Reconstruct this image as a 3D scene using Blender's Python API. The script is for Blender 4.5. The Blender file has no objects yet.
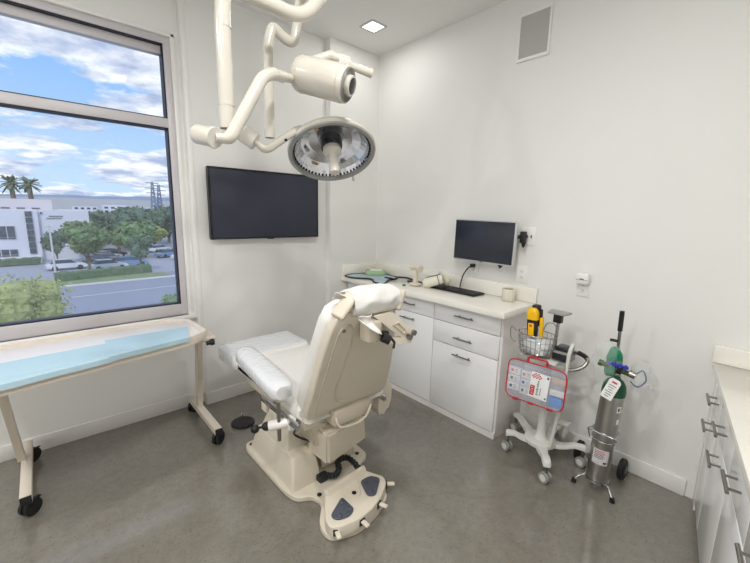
import bpy, bmesh, math, random
from mathutils import Vector, Matrix, noise
random.seed(7)
PI = math.pi
SC = bpy.context.scene
COL = SC.collection

# ------------------------------------------------------------------ materials
def lin(c):
    o = []
    for v in c:
        v = v / 255.0
        o.append(v / 12.92 if v <= 0.04045 else ((v + 0.055) / 1.055) ** 2.4)
    return (o[0], o[1], o[2], 1.0)

def mat(name, rgb, rough=0.5, metal=0.0, var=0.04, nscale=8.0, bump=0.0, bscale=60.0, coat=0.0, spec=0.5, trans=0.0, emit=None, estr=0.0):
    m = bpy.data.materials.new(name); m.use_nodes = True
    nt = m.node_tree; p = nt.nodes['Principled BSDF']
    c = lin(rgb)
    tc = nt.nodes.new('ShaderNodeTexCoord')
    nz = nt.nodes.new('ShaderNodeTexNoise'); nz.inputs['Scale'].default_value = nscale; nz.inputs['Detail'].default_value = 4
    nt.links.new(tc.outputs['Object'], nz.inputs['Vector'])
    mx = nt.nodes.new('ShaderNodeMix'); mx.data_type = 'RGBA'
    mx.inputs[6].default_value = tuple(max(0, x * (1 - var)) for x in c[:3]) + (1,)
    mx.inputs[7].default_value = tuple(min(1, x * (1 + var)) for x in c[:3]) + (1,)
    nt.links.new(nz.outputs['Fac'], mx.inputs[0]); nt.links.new(mx.outputs[2], p.inputs['Base Color'])
    p.inputs['Roughness'].default_value = rough; p.inputs['Metallic'].default_value = metal
    p.inputs['Specular IOR Level'].default_value = spec
    if coat: p.inputs['Coat Weight'].default_value = coat; p.inputs['Coat Roughness'].default_value = 0.08
    if trans: p.inputs['Transmission Weight'].default_value = trans
    if bump:
        n2 = nt.nodes.new('ShaderNodeTexNoise'); n2.inputs['Scale'].default_value = bscale; n2.inputs['Detail'].default_value = 3
        nt.links.new(tc.outputs['Object'], n2.inputs['Vector'])
        b = nt.nodes.new('ShaderNodeBump'); b.inputs['Strength'].default_value = bump; b.inputs['Distance'].default_value = 0.01
        nt.links.new(n2.outputs['Fac'], b.inputs['Height']); nt.links.new(b.outputs['Normal'], p.inputs['Normal'])
    if emit:
        p.inputs['Emission Color'].default_value = lin(emit); p.inputs['Emission Strength'].default_value = estr
    return m

def clear_mat(name, rgb, clear=0.9, rough=0.05, tint=(1, 1, 1), bump=0.0):
    """thin clear sheet: mostly see-through with a glossy / milky share"""
    m = bpy.data.materials.new(name); m.use_nodes = True
    nt = m.node_tree; nt.nodes.clear()
    out = nt.nodes.new('ShaderNodeOutputMaterial')
    tr = nt.nodes.new('ShaderNodeBsdfTransparent'); tr.inputs[0].default_value = tuple(tint) + (1,)
    p = nt.nodes.new('ShaderNodeBsdfPrincipled'); p.inputs['Base Color'].default_value = lin(rgb); p.inputs['Roughness'].default_value = rough
    tc = nt.nodes.new('ShaderNodeTexCoord'); nz = nt.nodes.new('ShaderNodeTexNoise'); nz.inputs['Scale'].default_value = 30
    nt.links.new(tc.outputs['Object'], nz.inputs['Vector'])
    mr = nt.nodes.new('ShaderNodeMapRange'); mr.inputs['To Min'].default_value = max(0, 1 - clear - 0.03); mr.inputs['To Max'].default_value = min(1, 1 - clear + 0.03)
    nt.links.new(nz.outputs['Fac'], mr.inputs['Value'])
    if bump:
        b = nt.nodes.new('ShaderNodeBump'); b.inputs['Strength'].default_value = bump; b.inputs['Distance'].default_value = 0.01
        nt.links.new(nz.outputs['Fac'], b.inputs['Height']); nt.links.new(b.outputs['Normal'], p.inputs['Normal'])
    ms = nt.nodes.new('ShaderNodeMixShader')
    nt.links.new(mr.outputs['Result'], ms.inputs[0]); nt.links.new(tr.outputs[0], ms.inputs[1]); nt.links.new(p.outputs[0], ms.inputs[2])
    nt.links.new(ms.outputs[0], out.inputs['Surface'])
    return m

M = {}
M['wall'] = mat('wall_paint', (232, 231, 228), 0.55, var=0.012, nscale=3, bump=0.05, bscale=180)
M['ceiling'] = mat('ceiling_paint', (230, 229, 226), 0.8, var=0.01, nscale=3)
M['trim'] = mat('trim_paint', (236, 234, 230), 0.35, var=0.01)
M['frame'] = mat('window_aluminium', (204, 200, 202), 0.4, 0.1, var=0.02)
M['gasket'] = mat('window_gasket', (22, 24, 44), 0.5)
M['sill'] = mat('sill_paint', (238, 236, 232), 0.3)
M['cream'] = mat('cream_plastic', (214, 205, 188), 0.35, var=0.015, coat=0.15)
M['cream_d'] = mat('cream_plastic_dark', (202, 192, 174), 0.4, var=0.02)
M['vinyl'] = mat('white_vinyl', (232, 229, 223), 0.32, var=0.012, bump=0.04, bscale=25)
M['plastic_film'] = clear_mat('plastic_film', (240, 243, 248), 0.42, 0.08, bump=0.6)
M['lampwhite'] = mat('lamp_enamel', (208, 203, 192), 0.22, var=0.01, coat=0.5)
M['chrome'] = mat('chrome', (205, 205, 208), 0.12, 1.0, var=0.02)
M['nickel'] = mat('brushed_nickel', (150, 146, 140), 0.3, 1.0, var=0.05, nscale=40)
M['black'] = mat('black_plastic', (24, 24, 26), 0.4)
M['blackg'] = mat('black_gloss', (18, 20, 26), 0.12, var=0.02)
M['screen'] = mat('dark_screen', (44, 48, 64), 0.45, var=0.03, nscale=2)
M['screen2'] = mat('monitor_screen', (40, 44, 54), 0.25, var=0.03, nscale=2)
M['silver'] = mat('silver_plastic', (196, 196, 198), 0.35, 0.2)
M['rubber'] = mat('black_rubber', (20, 22, 22), 0.6)
M['cabinet'] = mat('cabinet_white_gloss', (238, 238, 238), 0.2, var=0.008, coat=0.3)
M['cabside'] = mat('cabinet_side_laminate', (232, 226, 224), 0.3, var=0.008)
M['counter'] = mat('quartz_counter', (238, 235, 226), 0.18, var=0.02, nscale=90, coat=0.2)
M['table'] = mat('table_beige_enamel', (214, 203, 188), 0.38, var=0.02)
M['tabletop'] = mat('table_tray_plastic', (226, 221, 219), 0.35, var=0.01)
M['bluepad'] = mat('blue_paper_pad', (176, 204, 216), 0.7, var=0.03, nscale=20, bump=0.25, bscale=30)
M['grey'] = mat('grey_plastic', (150, 150, 146), 0.4)
M['cart'] = mat('cart_enamel', (218, 218, 212), 0.35, var=0.02)
M['alu'] = mat('cylinder_aluminium', (186, 184, 180), 0.28, 1.0, var=0.06, nscale=6)
M['green_d'] = mat('cylinder_green_paint', (18, 74, 48), 0.35, var=0.05)
M['green'] = mat('green_bag', (0, 128, 90), 0.5, var=0.1)
M['olive'] = mat('olive_regulator', (70, 88, 36), 0.35, 0.3)
M['blue'] = mat('blue_tube', (52, 62, 176), 0.4)
M['yellow'] = mat('yellow_plastic', (246, 190, 10), 0.35, var=0.03)
M['orange'] = mat('orange_button', (226, 82, 22), 0.4)
M['red'] = mat('red_plastic', (196, 30, 40), 0.35, var=0.05)
M['paper'] = mat('white_paper', (240, 240, 238), 0.7, var=0.02)
M['ink'] = mat('grey_ink', (90, 92, 104), 0.7)
M['ink_blue'] = mat('blue_print', (40, 80, 170), 0.6)
M['ink_orange'] = mat('orange_print', (220, 120, 80), 0.6)
M['sky_pack'] = mat('blue_package', (70, 140, 214), 0.5, var=0.06, nscale=30)
M['bag_clear'] = clear_mat('clear_bag', (220, 228, 226), 0.82, 0.1, bump=0.8)
M['lid_clear'] = clear_mat('clear_case_lid', (205, 210, 228), 0.86, 0.08)
M['glass'] = clear_mat('window_glass', (255, 255, 255), 0.96, 0.0, (0.97, 0.985, 1.0))
M['wire'] = mat('wire_steel', (176, 174, 170), 0.25, 0.9)
M['apron'] = mat('apron_grey_blue', (168, 188, 196), 0.45, var=0.05, nscale=14)
M['piping'] = mat('navy_piping', (20, 27, 38), 0.5)
M['sage'] = mat('sage_green_plastic', (160, 190, 146), 0.4, var=0.03)
M['cloth'] = mat('white_cloth', (224, 221, 217), 0.85, var=0.01, bump=0.3, bscale=14)
M['mug'] = mat('cream_stoneware', (222, 218, 200), 0.4, var=0.03, nscale=20)
M['brown'] = mat('brown_card', (140, 92, 66), 0.8)
M['slate'] = mat('slate_pedal_rubber', (74, 78, 90), 0.6, var=0.05)
M['outlet'] = mat('outlet_plastic', (236, 236, 232), 0.3)
M['grille'] = mat('grille_grey', (178, 175, 173), 0.7, var=0.05, nscale=200)
M['reflector'] = mat('lamp_reflector', (226, 228, 234), 0.2, 0.9, var=0.12, nscale=30)
M['lens_dark'] = mat('dark_lens', (30, 32, 38), 0.1)
M['amber'] = mat('amber_reflection', (196, 160, 120), 0.25, 0.5)
M['hose'] = mat('corrugated_hose', (30, 34, 36), 0.5)
M['emit'] = mat('downlight_diffuser', (255, 250, 240), 0.5, emit=(255, 249, 240), estr=4.0)
# outdoors
M['asphalt'] = mat('asphalt', (142, 148, 166), 0.9, var=0.08, nscale=0.3)
M['lot'] = mat('parking_asphalt', (160, 164, 178), 0.9, var=0.08, nscale=0.4)
M['kerb'] = mat('kerb_concrete', (212, 210, 208), 0.9)
M['grass'] = mat('grass', (128, 146, 110), 0.95, var=0.3, nscale=2)
M['hedge'] = mat('hedge_leaf', (88, 112, 88), 0.9, var=0.4, nscale=3)
M['leaf1'] = mat('leaf_mid_green', (116, 144, 104), 0.8, var=0.4, nscale=1.5)  # leaf greens lightened and desaturated to carry the outdoor haze
M['leaf2'] = mat('leaf_dark_green', (92, 118, 102), 0.8, var=0.4, nscale=1)
M['leaf3'] = mat('leaf_yellow_green', (158, 168, 112), 0.8, var=0.45, nscale=4)
M['leaf4'] = mat('leaf_palm', (96, 112, 86), 0.8, var=0.3, nscale=3)
M['bark'] = mat('bark', (124, 108, 96), 0.9, var=0.2)
M['stucco'] = mat('building_stucco', (214, 216, 228), 0.9, var=0.02, nscale=0.2)
M['stucco2'] = mat('building_parapet', (206, 200, 204), 0.9, var=0.03, nscale=0.2)
M['bglass'] = mat('building_window_glass', (66, 80, 98), 0.15, var=0.2, nscale=0.5)
M['hill'] = mat('hazy_hill', (162, 164, 166), 1.0, var=0.2, nscale=0.004)  # atmospheric haze is mixed into the hill colour
M['hillfar'] = mat('hazy_far_hill', (128, 146, 170), 1.0, var=0.08, nscale=0.004)  # bluer still: distance haze put into the base colour
M['carw'] = mat('car_white', (226, 230, 238), 0.25, var=0.02, coat=0.5)
M['carg'] = mat('car_grey', (140, 146, 160), 0.25, 0.3, coat=0.5)
M['card'] = mat('car_dark', (60, 66, 78), 0.25, 0.3, coat=0.5)
M['carb'] = mat('car_blue', (120, 156, 196), 0.25, 0.2, coat=0.5)
M['pole'] = mat('pole_grey', (206, 208, 214), 0.5)
M['steel'] = mat('pylon_steel', (120, 136, 160), 0.6)

def floor_material():
    m = bpy.data.materials.new('polished_concrete'); m.use_nodes = True
    nt = m.node_tree; p = nt.nodes['Principled BSDF']; L = nt.links
    tc = nt.nodes.new('ShaderNodeTexCoord')
    def noise_(s, d, r=0.5):
        n = nt.nodes.new('ShaderNodeTexNoise'); n.inputs['Scale'].default_value = s; n.inputs['Detail'].default_value = d; n.inputs['Lacunarity'].default_value = 2.1; n.inputs['Roughness'].default_value = r
        L.new(tc.outputs['Object'], n.inputs['Vector']); return n
    a = noise_(1.4, 6, 0.6); b = noise_(26, 8, 0.75); c = noise_(95, 2)
    r1 = nt.nodes.new('ShaderNodeValToRGB')
    r1.color_ramp.elements[0].position = 0.3; r1.color_ramp.elements[0].color = lin((115, 110, 101))
    r1.color_ramp.elements[1].position = 0.72; r1.color_ramp.elements[1].color = lin((130, 126, 117))
    L.new(a.outputs['Fac'], r1.inputs[0])
    r2 = nt.nodes.new('ShaderNodeValToRGB')
    r2.color_ramp.elements[0].position = 0.36; r2.color_ramp.elements[0].color = (0.84, 0.83, 0.81, 1)
    r2.color_ramp.elements[1].position = 0.6; r2.color_ramp.elements[1].color = (1.06, 1.06, 1.05, 1)
    L.new(b.outputs['Fac'], r2.inputs[0])
    mx = nt.nodes.new('ShaderNodeMix'); mx.data_type = 'RGBA'; mx.blend_type = 'MULTIPLY'; mx.inputs[0].default_value = 0.75
    L.new(r1.outputs[0], mx.inputs[6]); L.new(r2.outputs[0], mx.inputs[7])
    r3 = nt.nodes.new('ShaderNodeValToRGB')
    r3.color_ramp.elements[0].position = 0.30; r3.color_ramp.elements[0].color = (0.3, 0.29, 0.27, 1)
    r3.color_ramp.elements[1].position = 0.37; r3.color_ramp.elements[1].color = (1, 1, 1, 1)
    L.new(c.outputs['Fac'], r3.inputs[0])
    mx2 = nt.nodes.new('ShaderNodeMix'); mx2.data_type = 'RGBA'; mx2.blend_type = 'MULTIPLY'; mx2.inputs[0].default_value = 0.6
    L.new(mx.outputs[2], mx2.inputs[6]); L.new(r3.outputs[0], mx2.inputs[7])
    # hairline cracks
    v = nt.nodes.new('ShaderNodeTexVoronoi'); v.feature = 'DISTANCE_TO_EDGE'; v.inputs['Scale'].default_value = 0.9
    dist = noise_(3, 4); ad = nt.nodes.new('ShaderNodeVectorMath'); ad.operation = 'MULTIPLY_ADD'
    ad.inputs[1].default_value = (0.35, 0.35, 0); L.new(dist.outputs['Color'], ad.inputs[0]); L.new(tc.outputs['Object'], ad.inputs[2])
    L.new(ad.outputs[0], v.inputs['Vector'])
    rc = nt.nodes.new('ShaderNodeValToRGB')
    rc.color_ramp.elements[0].position = 0.0; rc.color_ramp.elements[0].color = (0.82, 0.81, 0.79, 1)
    rc.color_ramp.elements[1].position = 0.006; rc.color_ramp.elements[1].color = (1, 1, 1, 1)
    L.new(v.outputs['Distance'], rc.inputs[0])
    mx3 = nt.nodes.new('ShaderNodeMix'); mx3.data_type = 'RGBA'; mx3.blend_type = 'MULTIPLY'; mx3.inputs[0].default_value = 0.6
    L.new(mx2.outputs[2], mx3.inputs[6]); L.new(rc.outputs[0], mx3.inputs[7])
    L.new(mx3.outputs[2], p.inputs['Base Color'])
    rr = nt.nodes.new('ShaderNodeMapRange'); rr.inputs['To Min'].default_value = 0.10; rr.inputs['To Max'].default_value = 0.24
    L.new(a.outputs['Fac'], rr.inputs['Value']); L.new(rr.outputs[0], p.inputs['Roughness']); p.inputs['Coat Weight'].default_value = 0.6; p.inputs['Coat Roughness'].default_value = 0.10; p.inputs['Coat IOR'].default_value = 1.6
    return m
M['floor'] = floor_material()

# ------------------------------------------------------------------ mesh helpers
def B(): return bmesh.new()

def _xf(bm, vs, Mx):
    if Mx is not None:
        for v in vs: v.co = Mx @ v.co

def box(bm, c, s, bev=0.0, Mx=None, seg=2):
    r = bmesh.ops.create_cube(bm, size=1.0); vs = r['verts']
    for v in vs: v.co = Vector((v.co.x * s[0] + c[0], v.co.y * s[1] + c[1], v.co.z * s[2] + c[2]))
    if bev > 0:
        es = list({e for v in vs for e in v.link_edges})
        r = bmesh.ops.bevel(bm, geom=es, offset=min(bev, min(s) * 0.49), segments=seg, affect='EDGES', profile=0.5)
        vs = list({v for f in r['faces'] for v in f.verts} | {v for v in vs if v.is_valid})
    _xf(bm, vs, Mx)
    return vs

def bx(bm, x0, x1, y0, y1, z0, z1, bev=0.0, Mx=None):
    return box(bm, ((x0 + x1) / 2, (y0 + y1) / 2, (z0 + z1) / 2), (abs(x1 - x0), abs(y1 - y0), abs(z1 - z0)), bev, Mx)

def frame_at(d, up=None):
    d = Vector(d).normalized()
    u = Vector(up) if up is not None else (Vector((0, 0, 1)) if abs(d.z) < 0.95 else Vector((1, 0, 0)))
    x = u.cross(d).normalized(); y = d.cross(x).normalized()
    return x, y, d

def skin(bm, rings, cap0=True, cap1=True, closed=False):
    vr = [[bm.verts.new(p) for p in r] for r in rings]
    n = len(vr[0]); m = len(vr)
    for i in range(m if closed else m - 1):
        a = vr[i]; b = vr[(i + 1) % m]
        for j in range(n):
            bm.faces.new((a[j], a[(j + 1) % n], b[(j + 1) % n], b[j]))
    if not closed:
        if cap0: bm.faces.new(vr[0][::-1])
        if cap1: bm.faces.new(vr[-1])
    return [v for r in vr for v in r]

def cyl(bm, p0, p1, r0, r1=None, seg=20, cap=True):
    r1 = r0 if r1 is None else r1
    p0 = Vector(p0); p1 = Vector(p1); x, y, d = frame_at(p1 - p0)
    rings = []
    for p, r in ((p0, r0), (p1, r1)):
        rings.append([p + x * (r * math.cos(2 * PI * k / seg)) + y * (r * math.sin(2 * PI * k / seg)) for k in range(seg)])
    return skin(bm, rings, cap, cap)

def catmull(pts, n=6, closed=False):
    P = [Vector(p) for p in pts]; out = []
    m = len(P)
    if m < 3: return P
    rng = range(m if closed else m - 1)
    for i in rng:
        if closed: a, b, c, d = P[(i - 1) % m], P[i], P[(i + 1) % m], P[(i + 2) % m]
        else: a, b, c, d = P[max(i - 1, 0)], P[i], P[i + 1], P[min(i + 2, m - 1)]
        for k in range(n):
            t = k / n
            out.append(0.5 * ((2 * b) + (c - a) * t + (2 * a - 5 * b + 4 * c - d) * t * t + (3 * b - a - 3 * c + d) * t ** 3))
    if not closed: out.append(P[-1])
    return out

def fillet(pts, r, n=6):
    """polyline with its corners rounded"""
    P = [Vector(p) for p in pts]; out = [P[0]]
    for i in range(1, len(P) - 1):
        a = P[i - 1] - P[i]; b = P[i + 1] - P[i]
        k = min(r, a.length * 0.49, b.length * 0.49)
        s = P[i] + a.normalized() * k; e = P[i] + b.normalized() * k
        for j in range(n + 1):
            t = j / n; out.append(s * (1 - t) ** 2 + P[i] * 2 * t * (1 - t) + e * t * t)
    out.append(P[-1]); return out

def tube(bm, pts, r, seg=10, closed=False, rad=None):
    P = [Vector(p) for p in pts]; m = len(P); rings = []
    up = None
    for i in range(m):
        if closed: d = P[(i + 1) % m] - P[(i - 1) % m]
        else: d = P[min(i + 1, m - 1)] - P[max(i - 1, 0)]
        if d.length < 1e-9: d = Vector((0, 0, 1))
        d.normalize()
        if up is None: x, y, _ = frame_at(d)
        else:
            x = up - d * up.dot(d)
            if x.length < 1e-6: x, y, _ = frame_at(d)
            x.normalize(); y = d.cross(x)
        up = x
        rr = rad(i / max(1, m - 1)) if rad else r
        rings.append([P[i] + x * (rr * math.cos(2 * PI * k / seg)) + y * (rr * math.sin(2 * PI * k / seg)) for k in range(seg)])
    return skin(bm, rings, True, True, closed)

def lathe(bm, prof, seg=32, Mx=None, cap=True):
    rings = [[Vector((r * math.cos(2 * PI * k / seg), r * math.sin(2 * PI * k / seg), z)) for k in range(seg)] for r, z in prof]
    vs = skin(bm, rings, cap and prof[0][0] > 1e-5, cap and prof[-1][0] > 1e-5)
    _xf(bm, vs, Mx); return vs

def round_poly(pts, r, n=4):
    m = len(pts); out = []
    for i in range(m):
        p = Vector((pts[i][0], pts[i][1])); a = Vector((pts[i - 1][0], pts[i - 1][1])) - p; b = Vector((pts[(i + 1) % m][0], pts[(i + 1) % m][1])) - p
        k = min(r if not isinstance(r, (list, tuple)) else r[i], a.length * 0.48, b.length * 0.48)
        s = p + a.normalized() * k; e = p + b.normalized() * k
        for j in range(n + 1):
            t = j / n; q = s * (1 - t) ** 2 + p * 2 * t * (1 - t) + e * t * t
            out.append((q.x, q.y))
    return out

def prism(bm, poly, z0, z1, Mx=None, bev=0.0):
    """poly in xy, extruded z0..z1; bev insets the top and bottom rims"""
    c = Vector((sum(p[0] for p in poly) / len(poly), sum(p[1] for p in poly) / len(poly)))
    def ring(z, ins):
        o = []
        for p in poly:
            q = Vector((p[0], p[1])); d = q - c; L = d.length
            q = c + d * max(0.0, (L - ins) / L) if L > 1e-6 else q
            o.append(Vector((q.x, q.y, z)))
        return o
    rings = [ring(z0, bev), ring(z0 + bev * 0.8, 0), ring(z1 - bev * 0.8, 0), ring(z1 - bev * 0.2, bev * 0.5), ring(z1, bev)] if bev > 0 else [ring(z0, 0), ring(z1, 0)]
    vs = skin(bm, rings); _xf(bm, vs, Mx); return vs

def pillow(bm, c, s, n=0.35, Mx=None, U=32, V=16):
    """superellipsoid cushion; small n is boxier"""
    def f(w, m): return math.copysign(abs(w) ** m, w)
    nn = n if isinstance(n, tuple) else (n, n)
    rings = []
    for i in range(1, V):
        v = -PI / 2 + PI * i / V; r = []
        for j in range(U):
            u = -PI + 2 * PI * j / U
            r.append(Vector((c[0] + s[0] / 2 * f(math.cos(v), nn[0]) * f(math.cos(u), nn[1]), c[1] + s[1] / 2 * f(math.cos(v), nn[0]) * f(math.sin(u), nn[1]), c[2] + s[2] / 2 * f(math.sin(v), nn[0]))))
        rings.append(r)
    vs = skin(bm, rings); _xf(bm, vs, Mx); return vs

def MF(o, x, y, z):
    return Matrix(((x[0], y[0], z[0], o[0]), (x[1], y[1], z[1], o[1]), (x[2], y[2], z[2], o[2]), (0, 0, 0, 1)))

def axis_frame(o, zdir, up=None):
    x, y, d = frame_at(zdir, up); return MF(o, x, y, d)

WL = {}
def obj(name, bm, m, parent=None, label=None, cat=None, group=None, kind=None, angle=35, keep_origin=False):
    bmesh.ops.recalc_face_normals(bm, faces=bm.faces[:])
    me = bpy.data.meshes.new(name)
    xs = [v.co for v in bm.verts]
    if keep_origin: c = Vector((0, 0, 0))
    else: c = Vector(((min(v.x for v in xs) + max(v.x for v in xs)) / 2, (min(v.y for v in xs) + max(v.y for v in xs)) / 2, min(v.z for v in xs)))
    for v in bm.verts: v.co -= c
    bm.to_mesh(me); bm.free()
    for k in (m if isinstance(m, (list, tuple)) else [m]): me.materials.append(M[k] if isinstance(k, str) else k)
    me.shade_smooth(); me.set_sharp_from_angle(angle=math.radians(angle))
    o = bpy.data.objects.new(name, me); COL.objects.link(o)
    if parent is not None:
        o.parent = parent; o.location = c - WL[parent.name]
    else: o.location = c
    WL[o.name] = c.copy()
    tag(o, label, cat, group, kind)
    return o

def tag(o, label=None, cat=None, group=None, kind=None):
    for k, v in (('label', label), ('category', cat), ('group', group), ('kind', kind)):
        if v: o[k] = v
    return o

def thing(name, loc, label, cat, group=None):
    o = bpy.data.objects.new(name, None); COL.objects.link(o); o.location = loc
    o.empty_display_size = 0.05; WL[o.name] = Vector(loc)
    tag(o, label, cat, group); return o

def children(o): return [c for c in COL.objects if c.parent == o]
def copy_tree(o, parent=None):
    c = o.copy(); COL.objects.link(c)
    if parent is not None: c.parent = parent
    for ch in children(o): copy_tree(ch, c)
    return c

def struct(name, bm, m): return obj(name, bm, m, kind='structure')

def quad(bm, pts): bm.faces.new([bm.verts.new(p) for p in pts])

# ------------------------------------------------------------------ dimensions
XR = 2.554            # right wall
YC, YT, YW = 2.856, 2.926, 2.99   # corner pier / TV wall / window wall
HC = 2.972
XL = -2.3
RD = Vector((-0.984, -0.180, 0)).normalized()   # run of the near cabinets, leaving the right wall
RN = Vector((-RD.y, RD.x, 0)); RN = RN if RN.y > 0 else -RN
P0 = Vector((XR, 0.180, 0))
def run(t, n, z): return P0 + RD * t + RN * n + Vector((0, 0, z))

# ------------------------------------------------------------------ room shell
YF0 = (P0 - RN * 0.62).y - 0.02; yl = (P0 + RD * 4.95 - RN * 0.62).y
bm = B(); bx(bm, XL - 0.2, XR + 0.2, -1.6, YW + 0.3, -0.2, 0); struct('floor', bm, 'floor')
bm = B(); bx(bm, XL - 0.2, XR + 0.2, -1.6, YW + 0.3, HC, HC + 0.2); struct('ceiling', bm, 'ceiling')
bm = B(); bx(bm, XR, XR + 0.2, -1.6, YW + 0.3, 0, HC); struct('wall_right', bm, 'wall')
bm = B(); bx(bm, XL - 0.2, XL, -1.6, YW + 0.3, 0, HC); struct('wall_left', bm, 'wall')
bm = B()
prism(bm, [(XR + 0.2, YF0), (XL - 0.2, yl - 0.04), (XL - 0.2, yl - 0.24), (XR + 0.2, YF0 - 0.2)], 0, HC); struct('wall_front', bm, 'wall')
# back wall: window bay, television wall, corner pier
WX0, WX1, WZ0, WZ1 = -1.6, 0.785, 0.735, 2.65
bm = B()
bx(bm, 0.862, XR + 0.1, YT, YT + 0.35, 0, HC)
bx(bm, 1.99, XR + 0.1, YC, YT + 0.1, 0, HC)
bx(bm, XL, WX0, YW, YW + 0.28, 0, HC)
bx(bm, WX1 + 0.018, 0.9, YW, YW + 0.28, 0, HC)
bx(bm, WX0, WX1 + 0.018, YW, YW + 0.28, 0, WZ0)
bx(bm, WX0, WX1 + 0.018, YW, YW + 0.28, WZ1 + 0.018, HC)
struct('wall_back', bm, 'wall')
# bright lip around the opening
bm = B()
bx(bm, WX1 - 0.002, WX1 + 0.022, YW - 0.010, YW + 0.2, WZ0 - 0.0, WZ1 + 0.02, 0.004)
bx(bm, WX0, WX1 + 0.022, YW - 0.010, YW + 0.2, WZ1 - 0.002, WZ1 + 0.022, 0.004)
struct('trim_1', bm, 'trim')
bm = B(); bx(bm, 0.835, 0.868, YT - 0.004, YW + 0.0, 0.1, HC - 0.001, 0.004); struct('trim_2', bm, 'trim')
bm = B(); bx(bm, WX0, 0.835, YW - 0.035, YW + 0.12, WZ0 - 0.028, WZ0, 0.005); struct('trim_3', bm, 'sill')
# baseboards
BH = 0.10
bm = B(); bx(bm, XL + 0.001, 0.862, YW - 0.013, YW - 0.0005, 0, BH, 0.003); bx(bm, 0.849, 0.8615, YT - 0.012, YW - 0.013, 0, BH, 0.003); bx(bm, 0.849, 1.989, YT - 0.013, YT - 0.0005, 0, BH, 0.003); bx(bm, 1.977, 1.9895, YC - 0.013, YT - 0.013, 0, BH, 0.003); bx(bm, 1.977, 2.18, YC - 0.013, YC - 0.0005, 0, BH, 0.003)
struct('baseboard_back', bm, 'trim')
bm = B(); bx(bm, XR - 0.013, XR - 0.0005, 0.215, 1.185, 0, BH, 0.003); struct('baseboard_right', bm, 'trim')
bm = B(); bx(bm, XL + 0.0005, XL + 0.013, -0.6, YW - 0.014, 0, BH, 0.003); struct('baseboard_left', bm, 'trim')

# window
win = thing('window_1', (0, YW, WZ0), None, None); win['kind'] = 'structure'
yf0, yf1 = YW + 0.012, YW + 0.10
bm = B()
bx(bm, WX0, WX1, yf0, yf1, WZ1 - 0.045, WZ1 - 0.002, 0.003)
bx(bm, WX0, WX1, yf0, yf1, WZ0 + 0.001, WZ0 + 0.085, 0.003)
bx(bm, WX1 - 0.045, WX1 - 0.003, yf0 - 0.0015, yf1 + 0.001, WZ0 + 0.0005, WZ1 - 0.0035, 0.003)
bx(bm, WX0, WX0 + 0.045, yf0, yf1, WZ0, WZ1, 0.003)
bx(bm, WX0, WX1 - 0.02, yf0, yf1, 2.072, 2.132, 0.003)
# upper sash, a little deeper
bx(bm, WX0 + 0.05, WX1 - 0.05, yf0 + 0.035, yf1, WZ1 - 0.105, WZ1 - 0.05, 0.003)
obj('window_frame', bm, 'frame', win)
bm = B()
g = 0.009
for z0, z1 in ((WZ0 + 0.085, 2.072), (2.132, WZ1 - 0.045)):
    bx(bm, WX0 + 0.045, WX1 - 0.045, yf0 + 0.02, yf1 - 0.01, z0, z0 + g); bx(bm, WX0 + 0.045, WX1 - 0.045, yf0 + 0.006, yf1 - 0.01, z1 - g, z1)
    bx(bm, WX1 - 0.045 - g, WX1 - 0.045, yf0 + 0.006, yf1 - 0.01, z0, z1)
obj('gasket', bm, 'gasket', win)
for z0, z1 in ((WZ0 + 0.08, 2.08), (2.125, WZ1 - 0.06)):
    bm = B(); bx(bm, WX0 + 0.04, WX1 - 0.045, yf0 + 0.050, yf0 + 0.056, z0, z1); obj('pane', bm, 'glass', win)

# ------------------------------------------------------------------ downlights
def downlight(x, y, label):
    t = thing('ceiling_downlight', (x, y, HC - 0.02), label, 'ceiling light', 'recessed square downlights')
    bm = B(); w = 0.072; z0 = HC - 0.006
    for a in (-1, 1):
        bx(bm, x - w, x + w, y + a * w - 0.011, y + a * w + 0.011, z0, HC + 0.001, 0.002)
        bx(bm, x + a * w - 0.011, x + a * w + 0.011, y - w, y + w, z0, HC + 0.001, 0.002)
    obj('trim_ring', bm, 'silver', t)
    bm = B(); bx(bm, x - 0.062, x + 0.062, y - 0.062, y + 0.062, HC - 0.004, HC + 0.001); obj('diffuser', bm, 'emit', t)
    return t
LP = 15.0
spots = [(2.135, 2.475), (0.85, 0.75), (-0.25, 0.35), (-1.3, 0.5), (-1.3, 1.9)]  # first fitting is real; the other four are unseen, added for fill light
for i, (x, y) in enumerate(spots):
    downlight(x, y, ['glowing square recessed downlight in the ceiling near the wall corner', 'unseen square downlight added before the procedure chair for fill', 'unseen square downlight added nearest the camera for fill', 'unseen square downlight added over the left front of the room for fill', 'unseen square downlight added by the left end of the window for fill'][i])
    l = bpy.data.lights.new('downlight_lamp', 'AREA'); l.shape = 'SQUARE'; l.size = 0.12; l.energy = LP * (0.16, 1.15, 1.2, 1.6, 1.5)[i]; l.color = (1.0, 0.99, 0.97)
    lo = bpy.data.objects.new('downlight_lamp', l); COL.objects.link(lo); lo.location = (x, y, HC - 0.012)

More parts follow.
